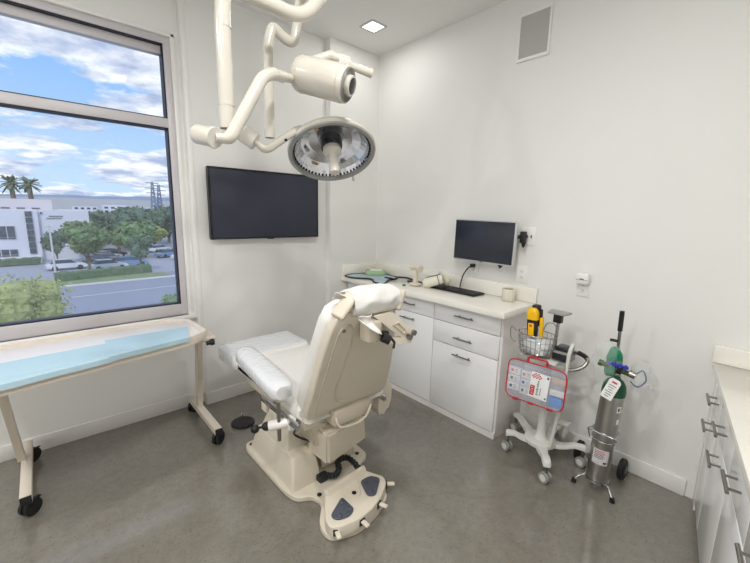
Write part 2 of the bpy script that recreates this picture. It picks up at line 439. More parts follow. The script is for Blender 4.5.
# ------------------------------------------------------------------ television
t = thing('television', (1.43, YT, 1.29), 'large black flat television mounted on the white wall right of the window', 'television')
x0, x1, z0, z1 = 0.935, 1.856, 1.304, 1.828
TVM = Matrix.Translation((x0, YT - 0.068, 0)) @ Matrix.Rotation(math.radians(-0.8), 4, 'Z') @ Matrix.Translation((-x0, 0, 0))
bm = B(); bx(bm, x0, x1, 0.008, 0.042, z0, z1, 0.005, TVM); obj('housing', bm, 'black', t)
bm = B(); bx(bm, x0 + 0.016, x1 - 0.010, 0.0055, 0.012, z0 + 0.012, z1 - 0.014, 0.001, TVM); obj('screen', bm, 'screen', t)
bm = B()
bx(bm, x0, x1, 0.002, 0.012, z1 - 0.014, z1 + 0.001, 0.002, TVM); bx(bm, x0, x1, 0.002, 0.012, z0, z0 + 0.012, 0.002, TVM)
bx(bm, x0, x0 + 0.014, 0.002, 0.012, z0, z1, 0.002, TVM); bx(bm, x1 - 0.010, x1, 0.002, 0.012, z0, z1, 0.002, TVM)
bx(bm, x0 + 0.44, x0 + 0.50, 0.004, 0.012, z0 - 0.006, z0 + 0.004, 0.002, TVM)
obj('bezel', bm, 'blackg', t)
bm = B(); bx(bm, 1.25, 1.62, YT - 0.045, YT - 0.0005, 1.42, 1.70, 0.004); obj('wall_bracket', bm, 'black', t)

# ------------------------------------------------------------------ wall grille
t = thing('wall_grille', (XR, 1.34, 2.55), 'grey mesh speaker grille with white rim high on the right wall', 'wall grille')
bm = B(); bx(bm, XR - 0.006, XR - 0.0005, 1.245, 1.445, 2.555, 2.83); obj('mesh_panel', bm, 'grille', t)
bm = B()
for a, b, c, d in ((1.232, 1.455, 2.545, 2.566), (1.232, 1.455, 2.822, 2.840), (1.232, 1.248, 2.545, 2.84), (1.440, 1.455, 2.545, 2.84)):
    k = 0.0012 if d - c > 0.1 else 0
    bx(bm, XR - 0.013 + k, XR - 0.0005 - k, a + k, b - k, c + k, d - k, 0.002)
obj('rim', bm, 'trim', t)

# ------------------------------------------------------------------ base cabinets along the right wall
XF = 2.19
def pull_y(parent, y, z, L=0.15, x=XF):
    bm = B(); cyl(bm, (x - 0.030, y - L / 2, z), (x - 0.030, y + L / 2, z), 0.0055, seg=10)
    for s in (-1, 1): cyl(bm, (x - 0.030, y + s * L * 0.32, z), (x + 0.002, y + s * L * 0.32, z), 0.0045, seg=8)
    obj('handle', bm, 'nickel', parent)
def cabinet(y0, y1, fronts, label):
    t = thing('base_cabinet', (2.37, (y0 + y1) / 2, 0), label, 'cabinet', 'white base cabinets under the counter on the right wall')
    bm = B(); bx(bm, XF + 0.019, XR - 0.001, y0, y1, 0.0, 0.882, 0.001); bx(bm, XF + 0.004, XF + 0.03, y0, y1, 0.0, 0.045)
    obj('body', bm, 'cabside', t)
    for kind, z0, z1, hz in fronts:
        bm = B(); bx(bm, XF, XF + 0.0185, y0 + 0.003 + (0.012 if y0 < 1.3 else 0), y1 - 0.003, z0, z1, 0.0015); f = obj(kind, bm, 'cabinet', t)
        pull_y(f, (y0 + y1) / 2 + 0.0, hz, 0.155)
cabinet(1.195, 1.765, (('drawer', 0.742, 0.876, 0.812), ('drawer', 0.575, 0.736, 0.648), ('door', 0.052, 0.569, 0.520)), 'white base cabinet with two drawers over a deep door, nearest the medical cart')
cabinet(1.765, 2.275, (('drawer', 0.742, 0.876, 0.812), ('door', 0.052, 0.736, 0.690)), 'white base cabinet with one drawer over a tall door, behind the chair back')
cabinet(2.275, 2.84, (('drawer', 0.742, 0.876, 0.812), ('door', 0.052, 0.736, 0.690)), 'white base cabinet in the far corner, mostly behind the headrest')
bm = B(); bx(bm, 2.115, XR - 0.001, 1.150, YC - 0.001, 0.884, 0.926, 0.004)
ct = thing('worktop', (2.33, 2.0, 0.884), 'white stone worktop with backsplash on the base cabinets', 'countertop')
obj('slab', bm, 'counter', ct)
bm = B(); bx(bm, XR - 0.020, XR - 0.001, 1.150, YC - 0.001, 0.9262, 1.03, 0.003); bx(bm, 2.125, XR - 0.0205, YC - 0.020, YC - 0.001, 0.9262, 1.03, 0.003); obj('backsplash', bm, 'counter', ct)
ZC = 0.9265

# ------------------------------------------------------------------ near cabinets on the right
def pull_run(parent, t, z, L=0.135):
    bm = B(); cyl(bm, run(t - L / 2, 0.036, z), run(t + L / 2, 0.036, z), 0.006, seg=12)
    for s in (-1, 1): cyl(bm, run(t + s * L * 0.3, 0.036, z), run(t + s * L * 0.3, -0.002, z), 0.0045, seg=8)
    obj('handle', bm, 'nickel', parent)
RM = MF(P0, RD, RN, (0, 0, 1))
def near_cabinet(t0, t1, fronts, label):
    o = thing('floor_cabinet', run((t0 + t1) / 2, -0.3, 0), label, 'cabinet', 'white cabinets under the near counter')
    bm = B(); bx(bm, t0 + 0.0005, t1 - 0.0005, -0.57, -0.0195, 0.0, 0.768, 0.001, RM); obj('body', bm, 'cabside', o)
    for kind, z0, z1, hz in fronts:
        bm = B(); bx(bm, t0 + 0.003, t1 - 0.003, -0.019, 0, z0, z1, 0.0015, RM); f = obj(kind, bm, 'cabinet', o)
        if hz: pull_run(f, (t0 + t1) / 2, hz)
nl = ['white cabinet of the near run touching the right wall', 'second white cabinet of the near run from the right wall', 'third white cabinet of the near run from the right wall', 'fourth white cabinet of the near run, lowest in view', 'fifth white cabinet of the near run, beside the camera']
ts = [0.10, 0.34, 0.76, 1.14, 1.52, 1.95]
for i in range(5):
    fr = (('drawer', 0.585, 0.762, 0.672), ('drawer', 0.05, 0.579, 0.535)) if i < 2 else (('drawer', 0.585, 0.762, 0.672), ('door', 0.05, 0.579, None))
    near_cabinet(ts[i], ts[i + 1], fr, nl[i])
bm = B(); bx(bm, 0.005, 0.0995, -0.016, 0.0, 0.0, 0.765, 0.001, RM)
obj('filler_panel', bm, 'cabinet', None, 'narrow white filler panel between the near cabinets and the right wall', 'filler panel')
nt_ = thing('near_worktop', run(1.0, -0.3, 0.869), 'white countertop of the near cabinets at the right edge', 'countertop')
bm = B(); prism(bm, [(XR - 0.0015, P0.y + 0.02), tuple(run(1.95, 0.02, 0))[:2], tuple(run(1.95, -0.565, 0))[:2], (XR - 0.0015, P0.y - 0.56)], 0.770, 0.802, None, 0.003); obj('slab', bm, 'counter', nt_)
bm = B(); bx(bm, XR - 0.020, XR - 0.001, -0.3, 0.205, 0.8025, 0.895, 0.002); obj('backsplash', bm, 'counter', nt_)

# ------------------------------------------------------------------ overbed table
t = thing('overbed_table', (0.27, 2.6, 0), 'beige wheeled table with raised tray rim standing under the window', 'table')
TZ = 0.785
bm = B()
outer = round_poly([(-0.42, 2.065), (0.60, 2.275), (0.722, 2.36), (0.70, 2.70), (0.60, 2.76), (-0.42, 2.72)], 0.04)
prism(bm, outer, TZ - 0.045, TZ - 0.02, bev=0.004)
obj('tray', bm, 'tabletop', t)
cx_, cy_ = 0.16, 2.50
bm = B()
ring_pts = [Vector((x, y, TZ - 0.012)) for x, y in outer]
n_ = len(outer); rings = []
for i, (x, y) in enumerate(outer):
    d = Vector((cx_ - x, cy_ - y, 0)).normalized()
    a = Vector((x, y, 0))
    rings.append([a + Vector((0, 0, TZ - 0.05)), a - d * 0.004 + Vector((0, 0, TZ - 0.01)), a + Vector((0, 0, TZ)), a + d * 0.012 + Vector((0, 0, TZ)), a + d * 0.022 + Vector((0, 0, TZ - 0.012)), a + d * 0.024 + Vector((0, 0, TZ - 0.05))])
skin(bm, rings, closed=True)
obj('tray_rim', bm, 'table', t)
def caster(parent, c, r=0.042, m1='rubber'):
    o = None
    bm = B(); x, y, z = c
    d = Vector((math.cos(-0.85), math.sin(-0.85), 0)); w = Vector((-d.y, d.x, 0)); q = Vector((x, y, 0)) + w * 0.012
    for s in (-1, 1): cyl(bm, q + d * (s * 0.005) + Vector((0, 0, r)), q + d * (s * 0.022) + Vector((0, 0, r)), r, seg=26)
    for s in (-1, 1): cyl(bm, q + d * (s * 0.0221) + Vector((0, 0, r)), q + d * (s * 0.0245) + Vector((0, 0, r)), 0.016, seg=14)
    box(bm, (0, 0, 0), (0.022, 0.04, 0.03), 0.004, MF(q + Vector((0, 0, r + 0.026)), d, w, (0, 0, 1)))
    box(bm, (0, 0.038, 0), (0.02, 0.028, 0.006), 0.002, MF(q + Vector((0, 0, r + 0.024)), d, w, (0, 0, 1)))
    cyl(bm, (x, y, r + 0.03), (x, y, z), 0.008, seg=10)
    return obj('caster', bm, m1, parent)
for lx, tx in ((0.735, 0.68), (-0.185, -0.215)):
    bm = B(); bx(bm, lx - 0.023, lx + 0.023, 2.31, 2.90, 0.085, 0.13, 0.004); ft = obj('foot', bm, 'table', t)
    bm = B(); bx(bm, lx - 0.022, lx + 0.022, 2.300, 2.3095, 0.086, 0.129, 0.002); obj('end_cap', bm, 'black', ft)
    for cyy in (2.345, 2.875): caster(ft, (lx, cyy, 0.084))
    bm = B()
    o0 = Vector((lx - (0.02 if lx < 0 else 0), 2.70, 0.13)); o1 = Vector((lx - (0.055 if lx < 0 else 0.015), 2.55, TZ - 0.05))
    rr = []
    for o in (o0, o1): rr.append([o + Vector((sx * 0.016, sy * 0.032, 0)) for sx, sy in ((-1, -1), (1, -1), (1, 1), (-1, 1))])
    skin(bm, rr); obj('post', bm, 'table', t)
    bm = B(); bx(bm, lx - 0.05, lx + 0.03, 2.35, 2.68, TZ - 0.075, TZ - 0.047, 0.004); obj('bracket', bm, 'table', t)
bm = B(); cyl(bm, (0.70, 2.335, TZ - 0.078), (0.735, 2.335, TZ - 0.075), 0.014, seg=14); cyl(bm, (0.725, 2.335, TZ - 0.076), (0.745, 2.335, TZ - 0.076), 0.02, seg=14); obj('lock_knob', bm, 'black', t)
bm = B(); bx(bm, -0.19, 0.72, 2.46, 2.50, TZ - 0.072, TZ - 0.046, 0.003); obj('cross_rail', bm, 'table', t)

def pad(pts, z, name, label, seed):
    """paper pad lying in the tray, its front lip lapping over the rim; pts: front-left, front-right, back-right, back-left"""
    bm = B(); fl, fr, br, bl = [Vector((p[0], p[1], 0)) for p in pts]
    NX, NY = 28, 24; th = 0.0022
    def P(u, v):
        p = fl.lerp(fr, u).lerp(bl.lerp(br, u), v)
        h = TZ - 0.0175
        if v < 0.03: h = TZ - 0.020; p = p - Vector((0, 0.006, 0))
        elif v < 0.06: h = TZ + 0.003; p = p - Vector((0, 0.018, 0))
        elif v < 0.12: h = TZ + 0.0035
        elif v < 0.30: h = TZ + 0.0035 - (v - 0.12) / 0.18 * 0.0185
        h += 0.002 * (noise.noise(Vector((u * 4 + seed, v * 3, 0))) + 0.5)
        if abs(v - 0.55) < 0.03: h += 0.003
        return Vector((p.x, p.y, h + z))
    top = [[bm.verts.new(P(i / NX, j / NY)) for i in range(NX + 1)] for j in range(NY + 1)]
    bot = [[bm.verts.new(v.co - Vector((0, 0, th))) for v in row] for row in top]
    for j in range(NY):
        for i in range(NX):
            bm.faces.new((top[j][i], top[j][i + 1], top[j + 1][i + 1], top[j + 1][i]))
            bm.faces.new((bot[j][i], bot[j + 1][i], bot[j + 1][i + 1], bot[j][i + 1]))
    for i in range(NX):
        bm.faces.new((top[0][i], bot[0][i], bot[0][i + 1], top[0][i + 1])); bm.faces.new((top[NY][i], top[NY][i + 1], bot[NY][i + 1], bot[NY][i]))
    for j in range(NY):
        bm.faces.new((top[j][0], top[j + 1][0], bot[j + 1][0], bot[j][0])); bm.faces.new((top[j][NX], bot[j][NX], bot[j + 1][NX], top[j + 1][NX]))
    return obj(name, bm, 'bluepad', None, label, 'paper pad', 'blue paper pads on the table')
pad([(-0.415, 2.056), (0.215, 2.186), (0.235, 2.50), (-0.415, 2.46)], 0.0, 'paper_pad', 'light blue absorbent paper pad on the left half of the wheeled table', 1)
pad([(0.19, 2.181), (0.585, 2.262), (0.655, 2.55), (0.215, 2.55)], 0.004, 'paper_pad', 'light blue absorbent paper pad on the right end of the wheeled table', 5)

# ------------------------------------------------------------------ procedure chair
ch = thing('procedure_chair', (1.12, 1.8, 0), 'cream reclining procedure chair with white cushions in the middle of the room', 'medical chair')
bm = B()
plate = [(0.93, 2.20), (0.865, 2.20), (0.845, 2.14), (0.85, 1.64), (0.87, 1.555), (0.95, 1.52), (0.955, 1.44), (0.86, 1.33), (0.865, 1.24), (1.0, 1.19), (1.15, 1.215), (1.27, 1.27), (1.26, 1.42), (1.25, 1.52), (1.33, 1.575), (1.40, 1.60), (1.41, 1.70), (1.39, 2.14), (1.37, 2.20), (1.31, 2.20), (1.24, 2.12), (1.0, 2.12)]
prism(bm, round_poly(plate, 0.045), 0.0, 0.032, bev=0.006)
bp = obj('base_plate', bm, 'cream', ch)
for x, y in ((0.885, 2.155), (1.352, 2.155), (1.35, 1.645), (0.975, 1.50)):
    bm = B(); lathe(bm, [(0.013, 0.0318), (0.013, 0.036), (0.008, 0.038), (0.0, 0.038)], 12, Matrix.Translation((x, y, 0))); obj('bolt', bm, 'black', bp)
# lift column covers
bm = B()
def taper_box(bm, b, tz, z0, z1, r0=0.02, r1=0.02, n=4):
    """b, tz: (x0,x1,y0,y1) at the foot and at the top"""
    def rg(q, z, r): return [Vector((p[0], p[1], z)) for p in round_poly([(q[0], q[2]), (q[1], q[2]), (q[1], q[3]), (q[0], q[3])], r, n)]
    d = 0.012
    mid = [b[i] + (tz[i] - b[i]) * ((z1 - d - z0) / (z1 - z0)) for i in range(4)]
    ins = (tz[0] + d, tz[1] - d, tz[2] + d, tz[3] - d)
    return skin(bm, [rg(b, z0, r0), rg(mid, z1 - d, r1), rg(((mid[0] + ins[0]) / 2 - .002, (mid[1] + ins[1]) / 2 + .002, (mid[2] + ins[2]) / 2 - .002, (mid[3] + ins[3]) / 2 + .002), z1 - d * 0.3, r1), rg(ins, z1, r1)])
taper_box(bm, (0.872, 1.06, 1.60, 2.15), (0.888, 1.035, 1.625, 2.06), 0.028, 0.215, 0.02, 0.02)
obj('column_cover', bm, 'cream', ch)
bm = B()
taper_box(bm, (0.893, 1.05, 1.70, 2.04), (0.925, 1.05, 1.74, 1.90), 0.21, 0.45, 0.02, 0.02)
obj('upper_cover', bm, 'cream', ch)
bm = B()
taper_box(bm, (1.075, 1.36, 1.66, 2.05), (1.09, 1.30, 1.70, 1.95), 0.028, 0.40, 0.03, 0.03)
obj('lift_column', bm, 'cream_d', ch)
# socket panel on the head side of the column
bm = B(); bx(bm, 1.082, 1.16, 1.630, 1.668, 0.07, 0.15, 0.004); sp = obj('socket_panel', bm, 'cream', ch)
bm = B(); bx(bm, 1.092, 1.112, 1.624, 1.6299, 0.10, 0.13, 0.002); obj('label_plate', bm, 'slate', sp)
bm = B(); bx(bm, 1.122, 1.144, 1.622, 1.6299, 0.10, 0.12, 0.002); obj('power_switch', bm, 'red', sp)
# motor cover under the back
bm = B()
fr = [Vector(p) for p in ((1.0, 1.46, 0.385), (1.255, 1.46, 0.405), (1.325, 1.52, 0.215), (1.045, 1.52, 0.155))]
bk = [Vector(p) for p in ((0.965, 1.62, 0.43), (1.24, 1.62, 0.44), (1.29, 1.66, 0.24), (1.0, 1.66, 0.20))]
skin(bm, [fr, bk]); bmesh.ops.bevel(bm, geom=bm.edges[:], offset=0.014, segments=3, affect='EDGES')
obj('motor_cover', bm, 'cream', ch)
bm = B()
fr = [Vector(p) for p in ((0.93, 1.54, 0.46), (1.03, 1.50, 0.44), (1.05, 1.54, 0.26), (0.99, 1.57, 0.27))]
bk = [Vector(p) for p in ((0.93, 1.75, 0.46), (1.03, 1.75, 0.44), (1.05, 1.74, 0.28), (0.98, 1.74, 0.30))]
skin(bm, [fr, bk]); bmesh.ops.bevel(bm, geom=bm.edges[:], offset=0.01, segments=2, affect='EDGES')
obj('side_cover', bm, 'cream_d', ch)
bm = B(); pts = [(1.03, 1.43, 0.50), (1.035, 1.40, 0.455), (1.12, 1.385, 0.445), (1.20, 1.39, 0.46), (1.25, 1.41, 0.50)]
tube(bm, catmull(pts, 5), 0.006, 8); obj('release_bar', bm, 'cream', ch)
bm = B(); bx(bm, 1.02, 1.26, 1.42, 1.60, 0.44, 0.53, 0.012); obj('back_hinge_housing', bm, 'cream_d', ch)
# seat frame and rails
bm = B(); bx(bm, 0.90, 1.37, 1.52, 2.20, 0.42, 0.488, 0.01); obj('seat_frame', bm, 'cream', ch)
for x, y0, y1, zr in ((0.840, 1.47, 1.87, 0.488), (1.408, 1.46, 1.90, 0.46)):
    bm = B(); bx(bm, x - 0.008, x + 0.008, y0, y1, zr - 0.017, zr + 0.017, 0.003)
    for yy in (y0 + 0.09, y1 - 0.06): cyl(bm, (x, yy, zr - 0.01), (x + (0.075 if x < 1 else -0.045), yy, zr - 0.03), 0.008, seg=10)
    obj('side_rail', bm, 'chrome', ch)
for y in (1.84, 1.72):
    bm = B(); bx(bm, 0.832, 0.850, y - 0.03, y + 0.03, 0.42, 0.470, 0.005); obj('rail_block', bm, 'cream', ch)
bm = B()
prof = [(1.50, 0.515), (1.53, 0.575), (1.62, 0.565), (1.80, 0.548), (2.0, 0.552), (2.16, 0.572), (2.245, 0.574), (2.262, 0.56), (2.262, 0.50), (2.24, 0.488), (1.52, 0.488)]
def slab_profile(bm, prof, x0, x1, r=0.02):
    xs = [(x0, r * 1.0), (x0 + r * 0.3, r * 0.35), (x0 + r, 0), (x1 - r, 0), (x1 - r * 0.3, r * 0.35), (x1, r * 1.0)]
    c = Vector((sum(p[0] for p in prof) / len(prof), sum(p[1] for p in prof) / len(prof)))
    rings = []
    for x, ins in xs:
        ring = []
        for y, z in prof:
            dz = ins if z < c.y else -ins
            dy = 0.0
            ring.append(Vector((x, y + (ins if y == min(p[0] for p in prof) else (-ins if y == max(p[0] for p in prof) else 0)), z + dz * 0.8)))
        rings.append(ring)
    return skin(bm, rings)
slab_profile(bm, [(p.x, p.y) for p in catmull([(a, b, 0) for a, b in prof], 3, True)], 0.862, 1.405, 0.03)
seat = obj('seat', bm, 'vinyl', ch, angle=50)
bm = B(); pillow(bm, (1.133, 2.43, 0.535), (0.545, 0.36, 0.09), (0.28, 0.22), None, 48, 14)
obj('leg_rest', bm, 'vinyl', ch, angle=60)
bm = B(); pillow(bm, (1.133, 2.455, 0.537), (0.568, 0.34, 0.104), (0.26, 0.2), None, 48, 14)
for v in bm.verts: v.co += Vector((0, 0, 0.004)) * noise.noise(v.co * 22)
obj('plastic_cover', bm, 'plastic_film', ch, 'clear plastic sheet wrapped over the foot end', angle=60)
bm = B(); bx(bm, 0.93, 1.34, 2.20, 2.50, 0.455, 0.492, 0.01); obj('leg_rest_frame', bm, 'cream', ch)
# back: cushion and shell between bottom and top sections
def section(y, z, xl, xr, t0, t1, tilt, rad):
    """rounded cross-section in the plane across the back: t along the back's normal"""
    nrm = Vector((0, math.cos(tilt), math.sin(tilt)))
    poly = round_poly([(xl, t0), (xr, t0), (xr, t1), (xl, t1)], rad, 5)
    return [Vector((p[0], y, z)) + nrm * p[1] for p in poly]
tilt = math.radians(25)
def back_loft(bm, t0, t1, rad, grow=0.0, top_pull=0.0):
    rows = [(1.462, 0.515, 0.905, 1.335), (1.455, 0.530, 0.88 , 1.362), (1.44, 0.565, 0.862, 1.378), (1.36, 0.74, 0.855, 1.335), (1.28, 0.915, 0.85, 1.275), (1.225, 1.03, 0.85, 1.225), (1.20, 1.085, 0.862, 1.20), (1.19, 1.11, 0.895, 1.165)]
    rings = []
    for k, (y, z, a, b) in enumerate(rows):
        e = 0.012 if k in (0, len(rows) - 1) else (0.004 if k in (1, len(rows) - 2) else 0)
        rings.append(section(y, z, a - grow + 0, b + grow, t0 + e, t1 - e, tilt, rad))
    return skin(bm, rings)
bm = B(); back_loft(bm, 0.030, 0.115, 0.035); obj('back_cushion', bm, 'vinyl', ch, angle=60)
bm = B(); back_loft(bm, -0.012, 0.036, 0.012, 0.004); sh = obj('back_shell', bm, 'cream', ch, angle=50)
# recessed bead line on the shell and screw
def on_back(x, z, off=-0.013):
    # the shell's rear surface
    y = 1.44 + (z - 0.565) / (1.085 - 0.565) * (1.20 - 1.44)
    return Vector((x, y, z)) + Vector((0, math.cos(tilt), math.sin(tilt))) * off
bm = B(); pts = [on_back(0.90, 0.56), on_back(0.893, 0.80), on_back(0.89, 1.02), on_back(0.925, 1.06), on_back(0.965, 1.03), on_back(0.985, 0.93), on_back(0.985, 0.80), on_back(0.99, 0.68), on_back(1.03, 0.60), on_back(1.12, 0.56)]
tube(bm, catmull(pts, 6), 0.0045, 8); obj('shell_moulding', bm, 'cream_d', sh)
bm = B(); cyl(bm, on_back(0.915, 1.035, -0.016), on_back(0.915, 1.035, -0.008), 0.008, seg=12); obj('screw', bm, 'nickel', sh)
# head rest
HR = thing('head_rest', (1.05, 1.22, 1.10), None, None); HR.parent = ch; HR.location = Vector((1.05, 1.22, 1.10)) - WL['procedure_chair']
bm = B(); pillow(bm, (1.07, 1.235, 1.140), (0.27, 0.15, 0.06), (0.5, 0.35), Matrix.Translation((1.06, 1.235, 1.14)) @ Matrix.Rotation(math.radians(28), 4, 'X') @ Matrix.Translation((-1.06, -1.235, -1.14)))
hp = obj('head_cushion', bm, 'vinyl', HR, angle=60)
for c_, d_, L_ in (((0.905, 1.195, 1.145), (0.74, 0.10, 0.66), 0.125), ((1.205, 1.19, 1.132), (0.45, 0.10, 0.88), 0.10)):
    d_ = Vector(d_).normalized(); w_ = d_.cross(Vector((0.0, 0.75, 0.65))).normalized()
    bm = B(); box(bm, (0, 0, 0), (0.026, 0.06, L_), 0.010, MF(c_, w_, d_.cross(w_).normalized(), d_), 3); obj('side_wing', bm, 'cream_d', HR)
# head rest bracket: flat yoke plate sloping down towards the operator
bm = B()
poly = [(1.02, 1.085), (1.145, 1.09), (1.20, 1.03), (1.262, 0.985), (1.262, 0.955), (1.235, 0.935), (1.16, 0.955), (1.05, 0.975), (1.045, 0.995), (1.12, 1.00)]
hole = [(1.135, 1.045), (1.165, 1.045), (1.215, 0.985), (1.20, 0.97)]
ol = round_poly([(1.03, 1.088), (1.14, 1.09), (1.265, 0.985), (1.262, 0.95), (1.225, 0.938), (1.10, 1.03)], 0.012, 3)
def yz(x, z, off=0): return Vector((x, 1.13 + (z - 0.94) * 0.15 + off, z))
Mx = None
rings = [[yz(p[0], p[1], o) for p in ol] for o in (0.0, 0.012)]
skin(bm, rings)
ol2 = round_poly([(1.045, 0.985), (1.21, 0.963), (1.255, 0.945), (1.24, 0.930), (1.15, 0.945), (1.05, 0.965)], 0.008, 3)
skin(bm, [[yz(p[0], p[1], o) for p in ol2] for o in (-0.002, 0.03)])
hb = obj('yoke', bm, 'cream', HR)
bm = B(); tube(bm, [yz(1.135, 1.035, -0.003), yz(1.165, 1.04, -0.003), yz(1.21, 0.995, -0.003), yz(1.195, 0.985, -0.003)], 0.005, 8, True); obj('slot_rim', bm, 'cream_d', hb)
bm = B(); cyl(bm, yz(1.225, 0.965, -0.02), yz(1.225, 0.965, 0.02), 0.014, seg=16); cyl(bm, yz(1.262, 0.975, -0.012), yz(1.262, 0.975, 0.03), 0.013, seg=14); obj('pivot_bolt', bm, 'nickel', hb)
bm = B(); cyl(bm, (1.02, 1.15, 1.015), (1.09, 1.13, 1.005), 0.014, seg=14); cyl(bm, (1.05, 1.12, 1.0), (1.075, 1.10, 0.985), 0.02, seg=14); tube(bm, [(1.09, 1.12, 1.0), (1.105, 1.10, 0.97), (1.09, 1.09, 0.95)], 0.006, 8); obj('clamp_lever', bm, 'black', hb)
bm = B(); bx(bm, 0.985, 1.06, 1.13, 1.20, 0.98, 1.07, 0.012); cyl(bm, (1.02, 1.17, 1.02), (1.03, 1.22, 1.13), 0.022, seg=14); obj('post_socket', bm, 'cream_d', HR)
# arm rests
bm = B()
prof = [(0.0, 0.030), (0.03, 0.046), (0.10, 0.055), (0.35, 0.057), (0.52, 0.058), (0.60, 0.052), (0.64, 0.036), (0.655, 0.018)]
def arm(bm, y0, cx, cz, grow=0.0, slope=0.0, lean=0.06):
    rings = []
    for s, w in prof:
        hh = 0.034 * min(1, w / 0.045); w = w + grow; h2 = hh + grow
        r = []
        for k in range(20):
            a = 2 * PI * k / 20
            ca, sa = math.cos(a), math.sin(a)
            r.append(Vector((cx + lean * s + w * math.copysign(abs(ca) ** 0.7, ca), y0 + s * 1.0, cz + slope * s + h2 * math.copysign(abs(sa) ** 0.6, sa))))
        rings.append(r)
    return skin(bm, rings)
arm(bm, 1.545, 0.805, 0.655, 0.007, 0.0, 0.10)
ar = obj('arm_rest', bm, 'vinyl', ch, angle=60)
bm = B(); arm(bm, 1.54, 0.805, 0.655, 0.012, 0.0, 0.10)
for v in bm.verts: v.co += Vector((0.5, 0.2, 1)) * 0.006 * noise.noise(v.co * 26)
obj('plastic_wrap', bm, 'plastic_film', ar, 'crinkled clear plastic wrap over the arm pad', angle=60)
bm = B(); taper_box(bm, (0.785, 0.825, 1.57, 1.64), (0.765, 0.85, 1.56, 1.72), 0.595, 0.628, 0.015, 0.015); obj('arm_socket', bm, 'cream_d', ar)
bm = B(); cyl(bm, (0.803, 1.60, 0.375), (0.803, 1.60, 0.60), 0.010, seg=14); obj('arm_post', bm, 'nickel', ar)
bm = B(); cyl(bm, (0.880, 1.56, 0.475), (0.765, 1.635, 0.452), 0.024, 0.026, seg=16); bx(bm, 0.835, 0.872, 1.555, 1.60, 0.43, 0.50, 0.008); cl = obj('rail_clamp', bm, 'vinyl', ch)
bm = B(); cyl(bm, (0.775, 1.63, 0.455), (0.74, 1.655, 0.445), 0.012, seg=12); pillow(bm, (0.757, 1.645, 0.45), (0.045, 0.045, 0.04), 0.8); obj('clamp_knob', bm, 'rubber', cl)
bm = B(); cyl(bm, (0.757, 1.645, 0.45), (0.715, 1.69, 0.432), 0.006, seg=10); pillow(bm, (0.715, 1.69, 0.43), (0.042, 0.042, 0.042), 0.9); obj('clamp_lever', bm, 'rubber', cl)
# right arm rest, folded down beside the back
bm = B()
poly = round_poly([(1.50, 0.46), (1.60, 0.47), (1.655, 0.42), (1.655, 0.30), (1.62, 0.215), (1.56, 0.20), (1.535, 0.25), (1.545, 0.36), (1.49, 0.40)], 0.03, 4)
rings = [[Vector((1.0 * x, yy, z)) for x, z in poly] for yy in (1.66, 1.74)]
skin(bm, rings); bmesh.ops.bevel(bm, geom=[e for e in bm.edges if abs(e.verts[0].co.y - e.verts[1].co.y) < 1e-5], offset=0.012, segments=2, affect='EDGES')
obj('folded_arm_rest', bm, 'cream', ch)
bm = B(); cyl(bm, (1.38, 1.70, 0.44), (1.53, 1.70, 0.42), 0.012, seg=12); obj('arm_pivot', bm, 'chrome', ch)
# control foot unit
bm = B()
fan = [(0.955, 1.42), (0.868, 1.285), (0.862, 1.235), (0.90, 1.208), (0.985, 1.188), (1.09, 1.198), (1.18, 1.232), (1.262, 1.285), (1.285, 1.33), (1.235, 1.44)]
fanr = round_poly(fan, 0.018, 3)
prism(bm, fanr, 0.0315, 0.092, bev=0.006)
fc = obj('foot_control', bm, 'cream', ch)
bm = B(); skin(bm, [[Vector(p) for p in ((0.955, 1.425, 0.088), (0.965, 1.395, 0.088), (0.965, 1.41, 0.113), (0.955, 1.43, 0.113))], [Vector(p) for p in ((1.24, 1.45, 0.088), (1.235, 1.415, 0.088), (1.235, 1.43, 0.113), (1.24, 1.452, 0.113))]]); obj('ridge', bm, 'cream', fc)
for tri in ([(1.012, 1.35), (0.895, 1.285), (0.905, 1.245), (0.965, 1.225), (1.012, 1.245)], [(1.255, 1.325), (1.225, 1.375), (1.155, 1.378), (1.115, 1.27), (1.15, 1.245)]):
    bm = B(); prism(bm, round_poly(tri, 0.02, 3), 0.0915, 0.101, bev=0.003); pd = obj('pedal_pad', bm, 'slate', fc)
    c0 = Vector((sum(p[0] for p in tri) / 5, sum(p[1] for p in tri) / 5))
    for q in (tri[0], tri[2], tri[4]):
        p = c0 + (Vector(q) - c0) * 0.55
        bm = B(); lathe(bm, [(0.013, 0.1005), (0.013, 0.104), (0.008, 0.107), (0.0, 0.107)], 14, Matrix.Translation((p.x, p.y, 0))); obj('button', bm, 'slate', pd)
bm = B(); cyl(bm, (1.08, 1.335, 0.09), (1.08, 1.335, 0.0955), 0.012, seg=16); obj('centre_button', bm, 'black', fc)
bm = B(); tube(bm, catmull([(1.02, 1.39, 0.092), (1.05, 1.345, 0.092), (1.085, 1.30, 0.092), (1.12, 1.34, 0.092), (1.16, 1.405, 0.092)], 5), 0.003, 6); obj('moulded_arc', bm, 'cream_d', fc)
for x, y, a in ((0.888, 1.222, -1.9), (1.015, 1.192, -1.55), (1.15, 1.220, -1.2), (1.275, 1.30, -0.7)):
    d = Vector((math.cos(a), math.sin(a), 0)); s = Vector((-d.y, d.x, 0)); o = Vector((x, y, 0.068))
    bm = B(); box(bm, (0.014, 0, 0), (0.066, 0.024, 0.010), 0.004, MF(o, d, s, (0, 0, 1))); obj('toe_lever', bm, 'cream', fc)
    bm = B(); box(bm, (-0.0, 0, 0), (0.012, 0.034, 0.034), 0.002, MF(o + Vector((0, 0, -0.006)), d, s, (0, 0, 1))); obj('lever_slot', bm, 'black', fc)
